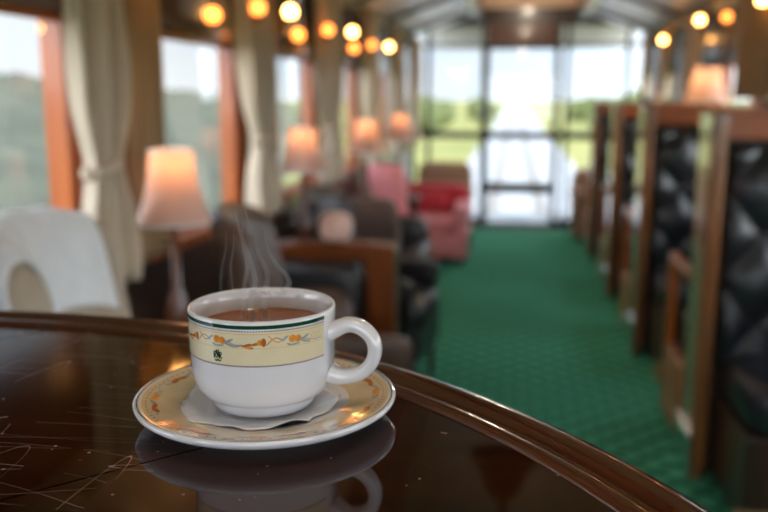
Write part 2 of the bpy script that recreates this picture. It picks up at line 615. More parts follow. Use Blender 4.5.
def struct(o):
    o['kind'] = 'structure'
    return o


def copy_thing(root, loc, rz, label, group=None):
    r = root.copy()
    COL.objects.link(r)
    r.location = loc
    r.rotation_euler = (0, 0, rz)
    r['label'] = label
    if group:
        r['group'] = group
    for ch in list(root.children):
        c = ch.copy()
        COL.objects.link(c)
        c.parent = r
        for g in list(ch.children):
            d = g.copy()
            COL.objects.link(d)
            d.parent = c
    return r


# ================================================================== THE CARRIAGE
USE_PORTALS = True
XL, XR = -1.14, 1.384
YB, YF = 9.63, -3.0
ZS, ZT = 1.0, 1.68            # window sill and head
WIN_ENDS = [-2.04, -0.67, 0.70, 2.08, 3.42, 4.80, 6.16, 7.52, 8.89]
WIN_LEN = 0.78

struct(box('floor', (XL - 0.06, XR + 0.06, YF - 0.06, YB + 0.06, -0.08, 0.0), M_CARPET))


def side_wall(name, x0, x1):
    bm = new_bm()
    add_box(bm, x0, x1, YF, YB, 0.0, ZS)
    add_box(bm, x0, x1, YF, YB, ZT, 2.12)
    edges = [YF]
    for e in WIN_ENDS:
        edges += [e - WIN_LEN, e]
    edges.append(YB)
    for k in range(0, len(edges), 2):
        add_box(bm, x0, x1, edges[k], edges[k + 1], ZS, ZT)
    return struct(obj(name, bm, M_DARK))


side_wall('wall_left', XL - 0.06, XL)
side_wall('wall_right', XR, XR + 0.06)


def portal(loc, rot, sx, sy):
    if not USE_PORTALS:
        return
    d = bpy.data.lights.new('window_portal', 'AREA')
    d.shape = 'RECTANGLE'
    d.size = sx
    d.size_y = sy
    d.cycles.is_portal = True
    o = bpy.data.objects.new('window_portal', d)
    COL.objects.link(o)
    o.location = loc
    o.rotation_euler = rot


n_win = 0
for side, xw, sg in (('left', XL, 1), ('right', XR, -1)):
    for e in WIN_ENDS:
        n_win += 1
        y0, y1 = e - WIN_LEN, e
        bm = new_bm()
        xa, xb = sorted((xw - sg * 0.066, xw + sg * 0.006))
        add_box(bm, xa, xb, y1 - 0.006, y1 + 0.15, ZS - 0.02, ZT + 0.02)
        add_box(bm, xa, xb, y0 - 0.15, y0 + 0.006, ZS - 0.02, ZT + 0.02)
        w = struct(obj('window_%d' % n_win, bm, M_TRIM, bevel=0.006))
        bm = new_bm()
        add_box(bm, *sorted((xw - sg * 0.05, xw + sg * 0.025)), y0 - 0.15, y1 + 0.15, ZT, ZT + 0.06)
        obj('window_head', bm, M_DARK, w, bevel=0.004)
        bm = new_bm()
        add_box(bm, *sorted((xw - sg * 0.05, xw + sg * 0.035)), y0 - 0.15, y1 + 0.15, ZS - 0.04, ZS)
        obj('window_sill', bm, M_TRIM, w, bevel=0.004)
        bm = new_bm()
        for (ya, yb, za, zb) in ((y0, y0 + 0.012, ZS, ZT), (y1 - 0.012, y1, ZS, ZT), (y0, y1, ZS, ZS + 0.02), (y0, y1, ZT - 0.02, ZT)):
            add_box(bm, *sorted((xw - sg * 0.010, xw - sg * 0.001)), ya, yb, za, zb)
        obj('sash', bm, M_TRIM, w)
        box('pane', (*sorted((xw - sg * 0.007, xw - sg * 0.004)), y0, y1, ZS, ZT), M_GLASS, w)
        portal((xw - sg * 0.07, (y0 + y1) / 2, (ZS + ZT) / 2), (0, R(-90 * sg), 0), ZT - ZS, WIN_LEN)

# ceiling: two sloping white sides, a raised middle, dark beams
bm = new_bm()
BL, BR = -0.44, 0.70


def slab(pa, pb, t, mi):
    (xa, za), (xb, zb) = pa, pb
    vs = [bm.verts.new((x, y, z)) for y in (YF, YB) for (x, z) in ((xa, za), (xb, zb), (xb, zb + t), (xa, za + t))]
    for f in ((0, 1, 2, 3), (4, 7, 6, 5), (0, 4, 5, 1), (1, 5, 6, 2), (2, 6, 7, 3), (3, 7, 4, 0)):
        bm.faces.new([vs[i] for i in f]).material_index = mi


slab((XL - 0.06, 2.09), (BL, 2.33), 0.05, 0)
slab((XR + 0.06, 2.09), (BR, 2.33), 0.05, 0)
slab((BL - 0.05, 2.56), (BR + 0.05, 2.56), 0.05, 0)
ceil_o = struct(obj('ceiling', bm, M_CEIL))
k = 0
for x0, x1 in ((BL - 0.03, BL + 0.07), (BR - 0.07, BR + 0.03)):
    k += 1
    struct(box('trim_%d' % k, (x0, x1, YF, YB - 0.02, 2.27, 2.57), M_DARK, bevel=0.01))
for xw, sg in ((XL, 1), (XR, -1)):
    k += 1
    bm = new_bm()
    xa, xb = sorted((xw, xw + sg * 0.07))
    add_box(bm, xa, xb, YF, YB - 0.02, 2.035, 2.10)
    struct(obj('trim_%d' % k, bm, M_PALE, bevel=0.015))
for y in (-1.6, -0.1, 1.4, 2.9, 4.4, 5.9, 7.4, 8.9):
    k += 1
    bm = new_bm()
    for (xa, za), (xb, zb) in (((XL, 2.085), (BL, 2.325)), ((XR, 2.085), (BR, 2.325))):
        vs = [bm.verts.new((x, yy, z)) for yy in (y - 0.03, y + 0.03) for (x, z) in ((xa, za - 0.02), (xb, zb - 0.02), (xb, zb + 0.01), (xa, za + 0.01))]
        for f in ((0, 1, 2, 3), (4, 7, 6, 5), (0, 4, 5, 1), (1, 5, 6, 2), (2, 6, 7, 3), (3, 7, 4, 0)):
            bm.faces.new([vs[i] for i in f])
    struct(obj('trim_%d' % k, bm, M_DARK))

# end wall (far): header, beam, beige bulkhead, glazed screen
bm = new_bm()
add_box(bm, XL, XR, YB, YB + 0.06, 2.22, 2.62, 0)          # behind everything
add_box(bm, BL + 0.07, BR - 0.07, YB - 0.03, YB, 2.41, 2.56, 1)      # beige bulkhead
add_box(bm, XL, XR, YB - 0.04, YB + 0.06, 2.25, 2.40, 2)     # brown beam
add_box(bm, -0.32, 0.44, YB - 0.02, YB + 0.06, 2.02, 2.25, 3)      # red brown board above the door
add_box(bm, XL, -1.115, YB - 0.04, YB + 0.06, 0, 2.25, 0)
add_box(bm, 1.345, XR, YB - 0.04, YB + 0.06, 0, 2.25, 0)
struct(obj('wall_back', bm, [M_DARK, M_BEIGE, M_DARK, M_BROWN]))
# mullions and rails
bays = [(-1.115, -0.965, 0), (-0.945, -0.365, 0), (0.575, 1.175, 0), (1.205, 1.345, 0), (0.47, 0.545, 0)]
for (xa, xb, _) in bays:
    n_win += 1
    bm = new_bm()
    fw = 0.034
    add_box(bm, xa - fw, xa + 0.006, YB - 0.02, YB + 0.04, 0.0, 2.25)
    add_box(bm, xb - 0.006, xb + fw, YB - 0.02, YB + 0.04, 0.0, 2.25)
    add_box(bm, xa, xb, YB - 0.02, YB + 0.04, 2.0, 2.03)
    add_box(bm, xa, xb, YB - 0.02, YB + 0.04, 1.0, 1.08)
    add_box(bm, xa, xb, YB - 0.02, YB + 0.04, 0.0, 0.10)
    w = struct(obj('window_%d' % n_win, bm, M_BLACKM))
    box('pane', (xa, xb, YB + 0.005, YB + 0.009, 0.1, 2.0), M_GLASS, w)
    box('transom_pane', (xa, xb, YB + 0.005, YB + 0.009, 2.03, 2.25), M_GLASS, w)
    portal(((xa + xb) / 2, YB + 0.07, 1.05), (R(-90), 0, 0), xb - xa, 1.9)
bm = new_bm()
for xa, xb, za, zb in ((-0.37, -0.285, 0, 2.02), (0.415, 0.475, 0, 2.02), (-0.31, 0.44, 1.97, 2.02), (-0.31, 0.44, 1.0, 1.08), (-0.31, 0.44, 0.40, 0.51), (-0.31, 0.44, 0.0, 0.06)):
    add_box(bm, xa, xb, YB - 0.025, YB + 0.045, za, zb)
dr = struct(obj('door_1', bm, M_BLACKM))
box('pane', (-0.31, 0.44, YB + 0.005, YB + 0.009, 0.06, 1.97), M_GLASS, dr)
bm = new_bm()
add_tube(bm, [(0.40, YB - 0.03, 1.0), (0.40, YB - 0.06, 1.0), (0.30, YB - 0.06, 1.0)], 0.008, 8)
obj('door_handle', bm, M_BRASS, dr, smooth=True)
portal((0.06, YB + 0.07, 1.0), (R(-90), 0, 0), 0.75, 1.9)
k += 1
struct(box('trim_%d' % k, (XL, XR, YB - 0.16, YB - 0.045, 0.0, 0.025), M_STEEL, bevel=0.005))

# near end wall, behind the camera, opened by a wide window added for frontal fill
bm = new_bm()
add_box(bm, XL, XR, YF - 0.06, YF, 0, 0.8)
add_box(bm, XL, XR, YF - 0.06, YF, 2.0, 2.62)
add_box(bm, XL, -0.95, YF - 0.06, YF, 0.8, 2.0)
add_box(bm, 1.2, XR, YF - 0.06, YF, 0.8, 2.0)
struct(obj('wall_front', bm, M_DARK))
n_win += 1
bm = new_bm()
for xa, xb, za, zb in ((-0.95, -0.9, 0.8, 2.0), (1.15, 1.2, 0.8, 2.0), (-0.9, 1.15, 0.8, 0.85), (-0.9, 1.15, 1.95, 2.0), (0.10, 0.15, 0.85, 1.95)):
    add_box(bm, xa, xb, YF - 0.05, YF + 0.01, za, zb)
w = struct(obj('window_%d' % n_win, bm, M_TRIM))
box('pane', (-0.9, 1.15, YF - 0.032, YF - 0.028, 0.85, 1.95), M_GLASS, w)
portal((0.125, YF - 0.08, 1.4), (R(90), 0, 0), 2.05, 1.1)

# ================================================================== OUTSIDE
bm = new_bm()
add_grid(bm, lambda u, v: (-220 + 440 * u, -60 + 460 * v, -1.12), 10, 10)
struct(obj('ground', bm, M_GRASS))
bm = new_bm()
solid_sheet(bm, lambda u, v: (0.25 - 1.7 + 3.4 * u, 12 + 380 * v, -1.02), lambda u, v: (0.25 - 2.1 + 4.2 * u, 12 + 380 * v, -1.14), 4, 8)
struct(obj('track_bed', bm, M_GRAVEL))
for s, lab in ((-0.53, 'left hand'), (0.53, 'right hand')):
    o = box('railway_rail', (0.12 + s - 0.035, 0.12 + s + 0.035, 12, 390, -1.02, -0.88), M_RAIL)
    tag(o, 'steel rail running away behind the carriage, %s one of the two' % lab.replace(' hand', ''), 'rail', 'rails of the track behind the carriage')


def hill(name, x0, x1, ya, yb, h0, h1, seed):
    rnd = random.Random(seed)
    ph = [rnd.uniform(0, 6) for _ in range(8)]
    bm = new_bm()

    def fn(u, v):
        y = ya + (yb - ya) * u
        x = x0 + (x1 - x0) * v
        h = h0 + (h1 - h0) * u
        x -= max(0, y - 10) * 0.15 * (1 if x1 > -50 else 0)
        b = 0.35 * math.sin(y * 0.21 + ph[0]) + 0.3 * math.sin(y * 0.6 + ph[1] + v * 5) + 0.25 * math.sin(y * 1.3 + ph[2] + x) + rnd.uniform(-.15, .15)
        return (x, y, -1.2 + (h + b) * math.sin(min(1, v * 1.3) * PI / 2) ** 0.8)
    add_grid(bm, fn, 120, 24)
    return struct(obj(name, bm, M_HILL, smooth=True))


hill('hillside', -4.5, -40, -30, 70, 3.0, 3.6, 3)
hill('hillside_far', -26, -110, 26, 120, 3.4, 5.0, 5)
hill('hillside_beyond', -60, -160, 130, 240, 4.6, 4.6, 8)


def shrub(loc, s, label, seed):
    s = (s[0] * 1.15, s[1] * 0.80)
    rnd = random.Random(seed)
    bm = new_bm()
    for q in range(7):
        a = rnd.uniform(0, 2 * PI)
        r = rnd.uniform(0, 0.6) * s[0]
        m4 = Matrix.Translation((r * math.cos(a), 0.5 * r * math.sin(a), s[1] * rnd.uniform(0.35, 0.6)))
        res = bmesh.ops.create_icosphere(bm, subdivisions=3, radius=s[1] * rnd.uniform(0.35, 0.5), matrix=m4)
        for v in res['verts']:
            v.co += v.co.normalized() * rnd.uniform(-0.12, 0.12) * s[1]
    o = obj('shrub', bm, M_SHRUB, loc=(loc[0], loc[1], -1.15))
    return tag(o, label, 'shrub', 'shrubs beyond the rear windows')


shrub((-6.2, 60, 0), (3.0, 3.0), 'big round green shrub seen through the wide pane beside the glass door', 1)
shrub((-10.5, 76, 0), (3.0, 3.2), 'green shrub farther off, seen at the edge of the narrow end pane', 2)
shrub((-4.0, 90, 0), (2.6, 2.9), 'small green shrub just left of the pale railway track', 3)
shrub((6.5, 58, 0), (3.2, 3.0), 'green shrub right of the track, seen beside the booths', 4)
shrub((11.5, 70, 0), (4.4, 3.6), 'broad green shrub on the far right of the rear view', 5)
shrub((8.0, 88, 0), (3.4, 3.2), 'distant green shrub between the two other shrubs right of the track', 6)

bm = new_bm()
add_box(bm, XL - 0.06, XR + 0.06, YB + 0.07, 11.0, 2.32, 2.38)
add_box(bm, XL - 0.06, XR + 0.06, 11.0, 11.05, 2.04, 2.38)
struct(obj('balcony_roof', bm, M_PANELW))
bm = new_bm()
add_box(bm, XL - 0.06, XR + 0.06, YB + 0.07, 11.0, -0.08, -0.01)
struct(obj('balcony_floor', bm, M_GRAVEL))

# ================================================================== ROUND TABLE
TZ = 1.285
TC = (-0.419, 0.094)
TR = 0.599
# joint line through (-0.244,0.354) and (-0.138,0.46): y - x = 0.598
SEAM = -((0.598 - (TC[1] - TC[0])) * 0.70711)
M_TABLE = mat_tabletop()
M_EDGE = mat('polished_table_edge', (0.020, 0.006, 0.003), rough=0.12, coat=0.6, coat_rough=0.04, color2=(0.085, 0.023, 0.008), var_scale=5)
tb = thing('round_table', 'round polished dark mahogany pedestal table with moulded rim, under the teacup', 'table', (TC[0], TC[1], 0))
bm = new_bm()
RI = TR - 0.042
add_lathe(bm, [(0, TZ), (RI, TZ), (RI, TZ - 0.03), (0, TZ - 0.03)], 160)
obj('tabletop', bm, M_TABLE, tb)
bm = new_bm()
prof = [(RI - 0.001, TZ - 0.004), (RI - 0.001, TZ + 0.0005), (RI + 0.003, TZ + 0.0035), (RI + 0.009, TZ + 0.0035), (RI + 0.012, TZ + 0.001), (RI + 0.016, TZ + 0.001),
        (RI + 0.019, TZ + 0.004), (RI + 0.027, TZ + 0.006), (RI + 0.035, TZ + 0.004), (RI + 0.041, TZ - 0.002), (RI + 0.042, TZ - 0.010), (RI + 0.038, TZ - 0.016),
        (RI + 0.030, TZ - 0.019), (RI + 0.030, TZ - 0.026), (RI + 0.024, TZ - 0.034), (RI - 0.001, TZ - 0.034), (RI - 0.001, TZ - 0.004)]
add_lathe(bm, prof, 200)
obj('edge_moulding', bm, M_EDGE, tb, smooth=True)
bm = new_bm()
add_lathe(bm, [(0, 0.10), (0.10, 0.10), (0.085, 0.16), (0.05, 0.24), (0.06, 0.40), (0.075, 0.55), (0.05, 0.75), (0.045, 1.0), (0.07, 1.12), (0.14, 1.22), (0.20, TZ - 0.03), (0, TZ - 0.03)], 40)
obj('pedestal', bm, M_DARKV, tb, smooth=True)
for q in range(4):
    a = PI / 4 + q * PI / 2
    bm = new_bm()
    d = Vector((math.cos(a), math.sin(a), 0))
    add_tube(bm, [d * 0.06 + Vector((0, 0, 0.17)), d * 0.2 + Vector((0, 0, 0.13)), d * 0.33 + Vector((0, 0, 0.05)), d * 0.38 + Vector((0, 0, 0.022))], [0.035, 0.032, 0.025, 0.022], 10)
    obj('foot', bm, M_DARKV, tb, smooth=True)

# ================================================================== SAUCER, DOILY, CUP, TEA, STEAM
CX, CY = -0.148, 0.484
sau = thing('saucer', 'white saucer with cream and orange patterned rim under the teacup', 'saucer', (CX + 0.0012, CY + 0.0005, TZ))
bm = new_bm()
SP = [(0, 0.0045), (0.030, 0.0045), (0.0335, 0.0050), (0.036, 0.0062), (0.045, 0.0082), (0.060, 0.0115), (0.0748, 0.0142), (0.0788, 0.0150), (0.0798, 0.0140), (0.0796, 0.0122), (0.077, 0.0098), (0.062, 0.0058),
      (0.046, 0.0022), (0.044, 0.0005), (0.040, 0.0005), (0.039, 0.0018), (0, 0.0018)]
add_lathe(bm, SP, 128)
obj('dish', bm, M_CHINA, sau, smooth=True)


def sz(r):
    for (r0, z0), (r1, z1) in zip(SP[:8], SP[1:8]):
        if r0 <= r <= r1:
            return z0 + (z1 - z0) * (r - r0) / (r1 - r0)
    return SP[7][1]


def ring_strip(bm, r0, r1, off, mi, seg=128, n=4):
    prof = [(r0 + (r1 - r0) * i / n, sz(r0 + (r1 - r0) * i / n) + off) for i in range(n + 1)]
    add_lathe(bm, prof, seg, mi)


bm = new_bm()
ring_strip(bm, 0.052, 0.0745, 0.00012, 0)
ring_strip(bm, 0.0770, 0.0778, 0.00014, 1, n=1)
ring_strip(bm, 0.0512, 0.052, 0.00014, 2, n=1)
ring_strip(bm, 0.0743, 0.0750, 0.00018, 2, n=1)


def blob(bm, f, s0, t0, a, b, ang, mi, off, n=10):
    """small printed ellipse; f maps (s,t,off) onto the surface"""
    ca, sa = math.cos(ang), math.sin(ang)
    c = bm.verts.new(f(s0, t0, off))
    ring = []
    for i in range(n):
        x, y = a * math.cos(2 * PI * i / n), b * math.sin(2 * PI * i / n)
        ring.append(bm.verts.new(f(s0 + x * ca - y * sa, t0 + x * sa + y * ca, off)))
    for i in range(n):
        bm.faces.new((c, ring[i], ring[(i + 1) % n])).material_index = mi


def stroke(bm, f, pts, w, mi, off, sub=6):
    """thin printed line following pts in surface coordinates"""
    P = []
    m = len(pts)
    for i in range(m - 1):
        p0, p1, p2, p3 = pts[max(i - 1, 0)], pts[i], pts[i + 1], pts[min(i + 2, m - 1)]
        for q in range(sub):
            t = q / sub
            P.append(tuple(0.5 * ((2 * p1[c]) + (-p0[c] + p2[c]) * t + (2 * p0[c] - 5 * p1[c] + 4 * p2[c] - p3[c]) * t * t + (-p0[c] + 3 * p1[c] - 3 * p2[c] + p3[c]) * t ** 3) for c in (0, 1)))
    P.append(pts[-1])
    ws = w if isinstance(w, (list, tuple)) else (w, w)
    L, Rr = [], []
    for i, p in enumerate(P):
        a, b = P[max(i - 1, 0)], P[min(i + 1, len(P) - 1)]
        dx, dy = b[0] - a[0], b[1] - a[1]
        l = math.hypot(dx, dy) or 1
        wd = (ws[0] + (ws[1] - ws[0]) * i / (len(P) - 1)) / 2
        L.append(bm.verts.new(f(p[0] - dy / l * wd, p[1] + dx / l * wd, off)))
        Rr.append(bm.verts.new(f(p[0] + dy / l * wd, p[1] - dx / l * wd, off)))
    for i in range(len(P) - 1):
        bm.faces.new((L[i], L[i + 1], Rr[i + 1], Rr[i])).material_index = mi


def fs(s, t, off):             # s: arc length at r=0.064, t: radius offset
    a = s / 0.064
    r = 0.064 + t
    return (r * math.cos(a), r * math.sin(a), sz(r) + off)


circ = 2 * PI * 0.064
nrep = 8
for q in range(nrep):
    s0 = q * circ / nrep + 0.012
    for (ds, dt, a, b, ang, mi) in ((0, 0.0035, 0.0028, 0.0024, 0, 3), (0.0045, 0.004, 0.0030, 0.0024, 0.3, 3), (-0.006, 0.0035, 0.0040, 0.0012, 0.5, 4), (0.011, 0.004, 0.0042, 0.0013, -0.4, 4), (0.017, 0.003, 0.0042, 0.0016, 0.2, 5), (0.0235, 0.0032, 0.0046, 0.0019, -0.2, 5), (0.030, 0.0035, 0.003, 0.001, 0.3, 4)):
        blob(bm, fs, s0 + ds, dt, a, b, ang, mi, 0.00020)
    stroke(bm, fs, [(s0 - 0.012, 0.0065), (s0 - 0.004, 0.0015), (s0 + 0.006, 0.0065), (s0 + 0.016, 0.0015), (s0 + 0.028, 0.0065), (s0 + circ / nrep - 0.012, 0.0065)], 0.0006, 4, 0.00019)
for q in range(90):
    s0 = q * circ / 90
    blob(bm, fs, s0, 0.0082, 0.0012, 0.0005, 0.5, 6, 0.0002, 6)
obj('printed_rim', bm, [M_CHINAS, M_GREEN, M_GOLDL, M_ORANGE, M_LEAF, M_RUST, M_MAUVE], sau, smooth=True)

# paper doily
bm = new_bm()
NU = 120


def doily(u, v, up):
    a = 2 * PI * v
    edge = 0.0475 + 0.0022 * math.sin(5 * a + 0.6) + 0.0016 * math.sin(9 * a + 2.0) + 0.0010 * math.sin(17 * a)
    r = max(0.0005, edge * u)
    lift = 0.0064 + max(0, r - 0.034) * (0.22 + 0.18 * math.sin(7 * a + 1.0) + 0.14 * math.sin(4 * a))
    x, y = r * math.cos(a) - 0.0035, r * math.sin(a) - 0.001
    base = sz(min(0.0775, math.hypot(x, y))) + 0.0006
    return (x, y, max(base, lift) + up)


solid_sheet(bm, lambda u, v: doily(u, v, 0.0004), lambda u, v: doily(u, v, 0.0), 14, NU)
bmesh.ops.remove_doubles(bm, verts=bm.verts, dist=1e-5)
dl = obj('paper_doily', bm, M_PAPER, smooth=True, loc=(CX, CY, TZ))
tag(dl, 'thin white paper doily with wavy edge between teacup and saucer', 'doily')

cup = thing('teacup', 'white china teacup of hot tea with cream printed band and green rim line', 'cup', (CX, CY, TZ))
bm = new_bm()
CZ0 = 0.0092
PW = [(0, CZ0 + 0.0015), (0.024, CZ0 + 0.0015), (0.0255, CZ0), (0.029, CZ0), (0.0305, CZ0 + 0.001), (0.0325, 0.0135), (0.0340, 0.0166), (0.0350, 0.0172), (0.0385, 0.0200), (0.0412, 0.0245),
      (0.0427, 0.0290), (0.0434, 0.0340), (0.0438, 0.046), (0.0444, 0.0685), (0.0441, 0.0705), (0.0432, 0.0712), (0.0422, 0.0702), (0.0415, 0.064), (0.0410, 0.045), (0.0395, 0.030), (0.034, 0.021), (0.020, 0.0165), (0, 0.0160)]
add_lathe(bm, PW, 128)
cb = obj('body', bm, M_CHINA, cup, smooth=True)
OUT = PW[7:14]


def cr(z):
    for (r0, z0), (r1, z1) in zip(OUT, OUT[1:]):
        if z0 <= z <= z1:
            return r0 + (r1 - r0) * (z - z0) / (z1 - z0)
    return OUT[-1][0]


def fc(s, z, off):             # s: arc length from the front (towards -y), positive to +x
    a = s / 0.044
    r = cr(z) + off
    return (r * math.sin(a), -r * math.cos(a), z)


def cstrip(bm, s0, s1, z0, z1, off, mi, n=72):
    add_grid(bm, lambda u, v: fc(s0 + (s1 - s0) * u, z0 + (z1 - z0) * v, off), n, 3, mi)


# the print runs round the cup but stops short of the handle
HA = R(86)                      # handle direction measured from the front towards +x
S0, S1 = -0.044 * (2 * PI - HA - R(34)), 0.044 * (HA - R(16))
bm = new_bm()
cstrip(bm, S0, S1, 0.0456, 0.0650, 0.00012, 0)
cstrip(bm, S0, S1, 0.0638, 0.0642, 0.00016, 2)
cstrip(bm, S0, S1, 0.0556, 0.0559, 0.00016, 2)
motif = [(0, 0, 0.0023, 0.0023, 0, 3), (0.0034, -0.0004, 0.0021, 0.0022, 0, 3), (-0.0045, 0.0006, 0.0026, 0.0008, 0.6, 4), (0.0075, -0.0006, 0.0034, 0.0008, 0.5, 4), (0.0085, -0.0028, 0.0036, 0.0008, -0.25, 4),
         (0.013, -0.0030, 0.0034, 0.0007, 0.2, 4), (0.002, -0.0034, 0.0030, 0.0007, 0.1, 4), (-0.002, -0.0032, 0.0016, 0.0006, -0.4, 4), (0.018, -0.0026, 0.0030, 0.0008, 0.3, 5), (0.0195, -0.0040, 0.0026, 0.0009, -0.1, 3),
         (0.0235, -0.0018, 0.0030, 0.0009, 0.2, 5), (0.0275, -0.0010, 0.0014, 0.0026, 0, 5), (0.0255, -0.0010, 0.0018, 0.0017, 0, 3)]
sm = -0.0142
rep = 0.044
for q in range(-4, 2):
    s0 = sm + q * rep
    for (ds, dz, a, b, ang, mi) in motif:
        if S0 + 0.004 < s0 + ds < S1 - 0.012:
            blob(bm, fc, s0 + ds, 0.0602 + dz, a, b, ang, mi, 0.0002)
    if S0 < s0 - 0.014 and s0 + 0.02 < S1:
        stroke(bm, fc, [(s0 - 0.014, 0.0630), (s0 - 0.009, 0.0590), (s0 - 0.004, 0.0607)], 0.0006, 3, 0.00018)
        stroke(bm, fc, [(s0 - 0.015, 0.0575), (s0 - 0.010, 0.0615), (s0 - 0.005, 0.0593)], 0.0005, 5, 0.00018)
        stroke(bm, fc, [(s0 + 0.004, 0.0605), (s0 + 0.010, 0.0582), (s0 + 0.016, 0.0571), (s0 + 0.021, 0.0575)], 0.0006, 4, 0.00018)
# faint ring ornament at the right hand end
for ds in (0.0, 0.0035, 0.007):
    stroke(bm, fc, [(S1 - 0.013 + ds + 0.0015 * math.cos(t), 0.0597 + 0.0013 * math.sin(t)) for t in [i * PI / 4 for i in range(9)]], 0.0003, 2, 0.00018, 3)
n = int((S1 - S0) / 0.0016)
for i in range(n):
    s = S0 + (i + 0.5) * (S1 - S0) / n
    blob(bm, fc, s, 0.0452, 0.00080, 0.00048, 0.5, 6, 0.0002, 6)
    blob(bm, fc, s, 0.0656, 0.00070, 0.00042, 0.5, 6, 0.0002, 6)
obj('printed_band', bm, [M_CHINAC, M_GREEN, M_GOLDL, M_ORANGE, M_LEAF, M_RUST, M_MAUVE], cb, smooth=True)
bm = new_bm()
cstrip(bm, S0, S1, 0.0668, 0.0690, 0.00013, 0)
obj('rim_line', bm, M_GREEN, cb, smooth=True)
# monogram: interlaced letters R V R
bm = new_bm()
ms, mz, k_ = -0.0142, 0.0508, 0.00118
for pts, wd in (([(-2.6, -1.9), (-2.6, 1.6)], .75), ([(-2.9, 1.5), (-1.5, 1.6), (-1.1, .7), (-2.4, .1)], .6), ([(-2.2, .2), (-1.4, -.8), (-.8, -2.0)], .65),
                ([(-1.0, 2.9), (-.2, .4), (.1, -1.2)], .8), ([(.1, -1.2), (.6, 1.0), (.9, 3.0)], .55), ([(.3, 2.6), (-.5, 1.6)], .4),
                ([(1.2, -1.9), (1.2, 1.6)], .75), ([(1.0, 1.5), (2.4, 1.5), (2.6, .6), (1.3, .0)], .6), ([(1.5, .1), (2.2, -.9), (2.9, -1.9)], .65),
                ([(-2.3, -2.5), (-1.0, -3.3), (0.0, -2.5), (1.0, -3.3), (2.3, -2.5)], .55), ([(-.9, -2.3), (0, -2.9), (.9, -2.3)], .35)):
    stroke(bm, fc, [(ms + x * k_ * 0.82, mz + y * k_ * 0.92) for x, y in pts], wd * k_, 0, 0.00024)
o = obj('monogram', bm, M_GREEN, cb, smooth=True)
o['label'] = 'dark green interlaced monogram'
# handle: a flat looped strap
bm = new_bm()
hd = Vector((math.sin(HA), -math.cos(HA), 0))
loop = [(0.0425, 0.0560), (0.0465, 0.0580), (0.0540, 0.0610), (0.0620, 0.0595), (0.0682, 0.0540), (0.0703, 0.0465), (0.0682, 0.0385), (0.0628, 0.0325), (0.0560, 0.0298), (0.0485, 0.0290), (0.0425, 0.0305)]
pts = [hd * r + Vector((0, 0, z)) for r, z in loop]
fine = []
for i in range(len(pts) - 1):
    p0, p1, p2, p3 = pts[max(i - 1, 0)], pts[i], pts[i + 1], pts[min(i + 2, len(pts) - 1)]
    for q in range(5):
        t = q / 5
        fine.append(0.5 * ((2 * p1) + (p2 - p0) * t + (2 * p0 - 5 * p1 + 4 * p2 - p3) * t * t + (3 * p1 - p0 - 3 * p2 + p3) * t ** 3))
fine.append(pts[-1])
side = Vector((hd.y, -hd.x, 0))
rad = [0.0049 + 0.0020 * abs(2 * i / (len(fine) - 1) - 1) ** 3 for i in range(len(fine))]
rings = []
SEG = 20
for i, p in enumerate(fine):
    tg = (fine[min(i + 1, len(fine) - 1)] - fine[max(i - 1, 0)]).normalized()
    u = side.cross(tg).normalized()
    rings.append([bm.verts.new(p + side * math.copysign(abs(math.cos(2 * PI * q / SEG)) ** 0.75, math.cos(2 * PI * q / SEG)) * rad[i] * 1.15 + u * math.copysign(abs(math.sin(2 * PI * q / SEG)) ** 0.75, math.sin(2 * PI * q / SEG)) * rad[i] * 0.85) for q in range(SEG)])
for a, b in zip(rings, rings[1:]):
    for q in range(SEG):
        bm.faces.new((a[q], a[(q + 1) % SEG], b[(q + 1) % SEG], b[q]))
bm.faces.new(rings[0][::-1])
bm.faces.new(rings[-1])
obj('handle', bm, M_CHINA, cup, smooth=True)

bm = new_bm()
add_lathe(bm, [(0, 0.0575), (0.0405, 0.0575), (0.0409, 0.0579), (0.0409, 0.050), (0, 0.050)], 96)
te = obj('tea', bm, M_TEA, loc=(CX, CY, TZ))
tag(te, 'brown black tea filling the white teacup', 'tea')

# steam: soft curling wisps
STEAM = []
bm = new_bm()


def spl(pts, sub=8):
    P = [Vector(p) for p in pts]
    out = []
    for i in range(len(P) - 1):
        p0, p1, p2, p3 = P[max(i - 1, 0)], P[i], P[i + 1], P[min(i + 2, len(P) - 1)]
        for q in range(sub):
            t = q / sub
            out.append(0.5 * ((2 * p1) + (p2 - p0) * t + (2 * p0 - 5 * p1 + 4 * p2 - p3) * t * t + (3 * p1 - p0 - 3 * p2 + p3) * t ** 3))
    out.append(P[-1])
    return out


# wisps given as (x offset from cup axis, y offset, height above the tabletop, thickness)
WISPS = [
    [(-.006, 0, .060, .0022), (-.007, 0, .072, .0022), (-.004, 0, .085, .0020), (-.008, 0, .100, .0018), (-.013, .002, .114, .0012), (-.016, .003, .126, .0006)],
    [(.002, 0, .060, .0022), (.001, 0, .074, .0022), (.004, 0, .088, .0018), (-.001, 0, .102, .0016), (-.007, .002, .118, .0010), (-.010, .003, .128, .0005)],
    [(-.012, 0, .062, .0016), (-.011, 0, .080, .0016), (-.009, .001, .094, .0014), (-.012, .002, .108, .0009), (-.011, .003, .122, .0004)],
    [(.012, 0, .078, .0014), (.017, 0, .083, .0020), (.0155, 0, .089, .0016), (.009, 0, .096, .0014), (.004, .001, .106, .0009), (.001, .002, .118, .0004)],
    [(-.026, 0, .078, .0010), (-.025, 0, .090, .0010), (-.022, .001, .104, .0007), (-.022, .002, .114, .0004)],
    [(-.018, 0, .078, .0010), (-.019, 0, .092, .0010), (-.017, .001, .106, .0006), (-.017, .002, .116, .0003)],
]
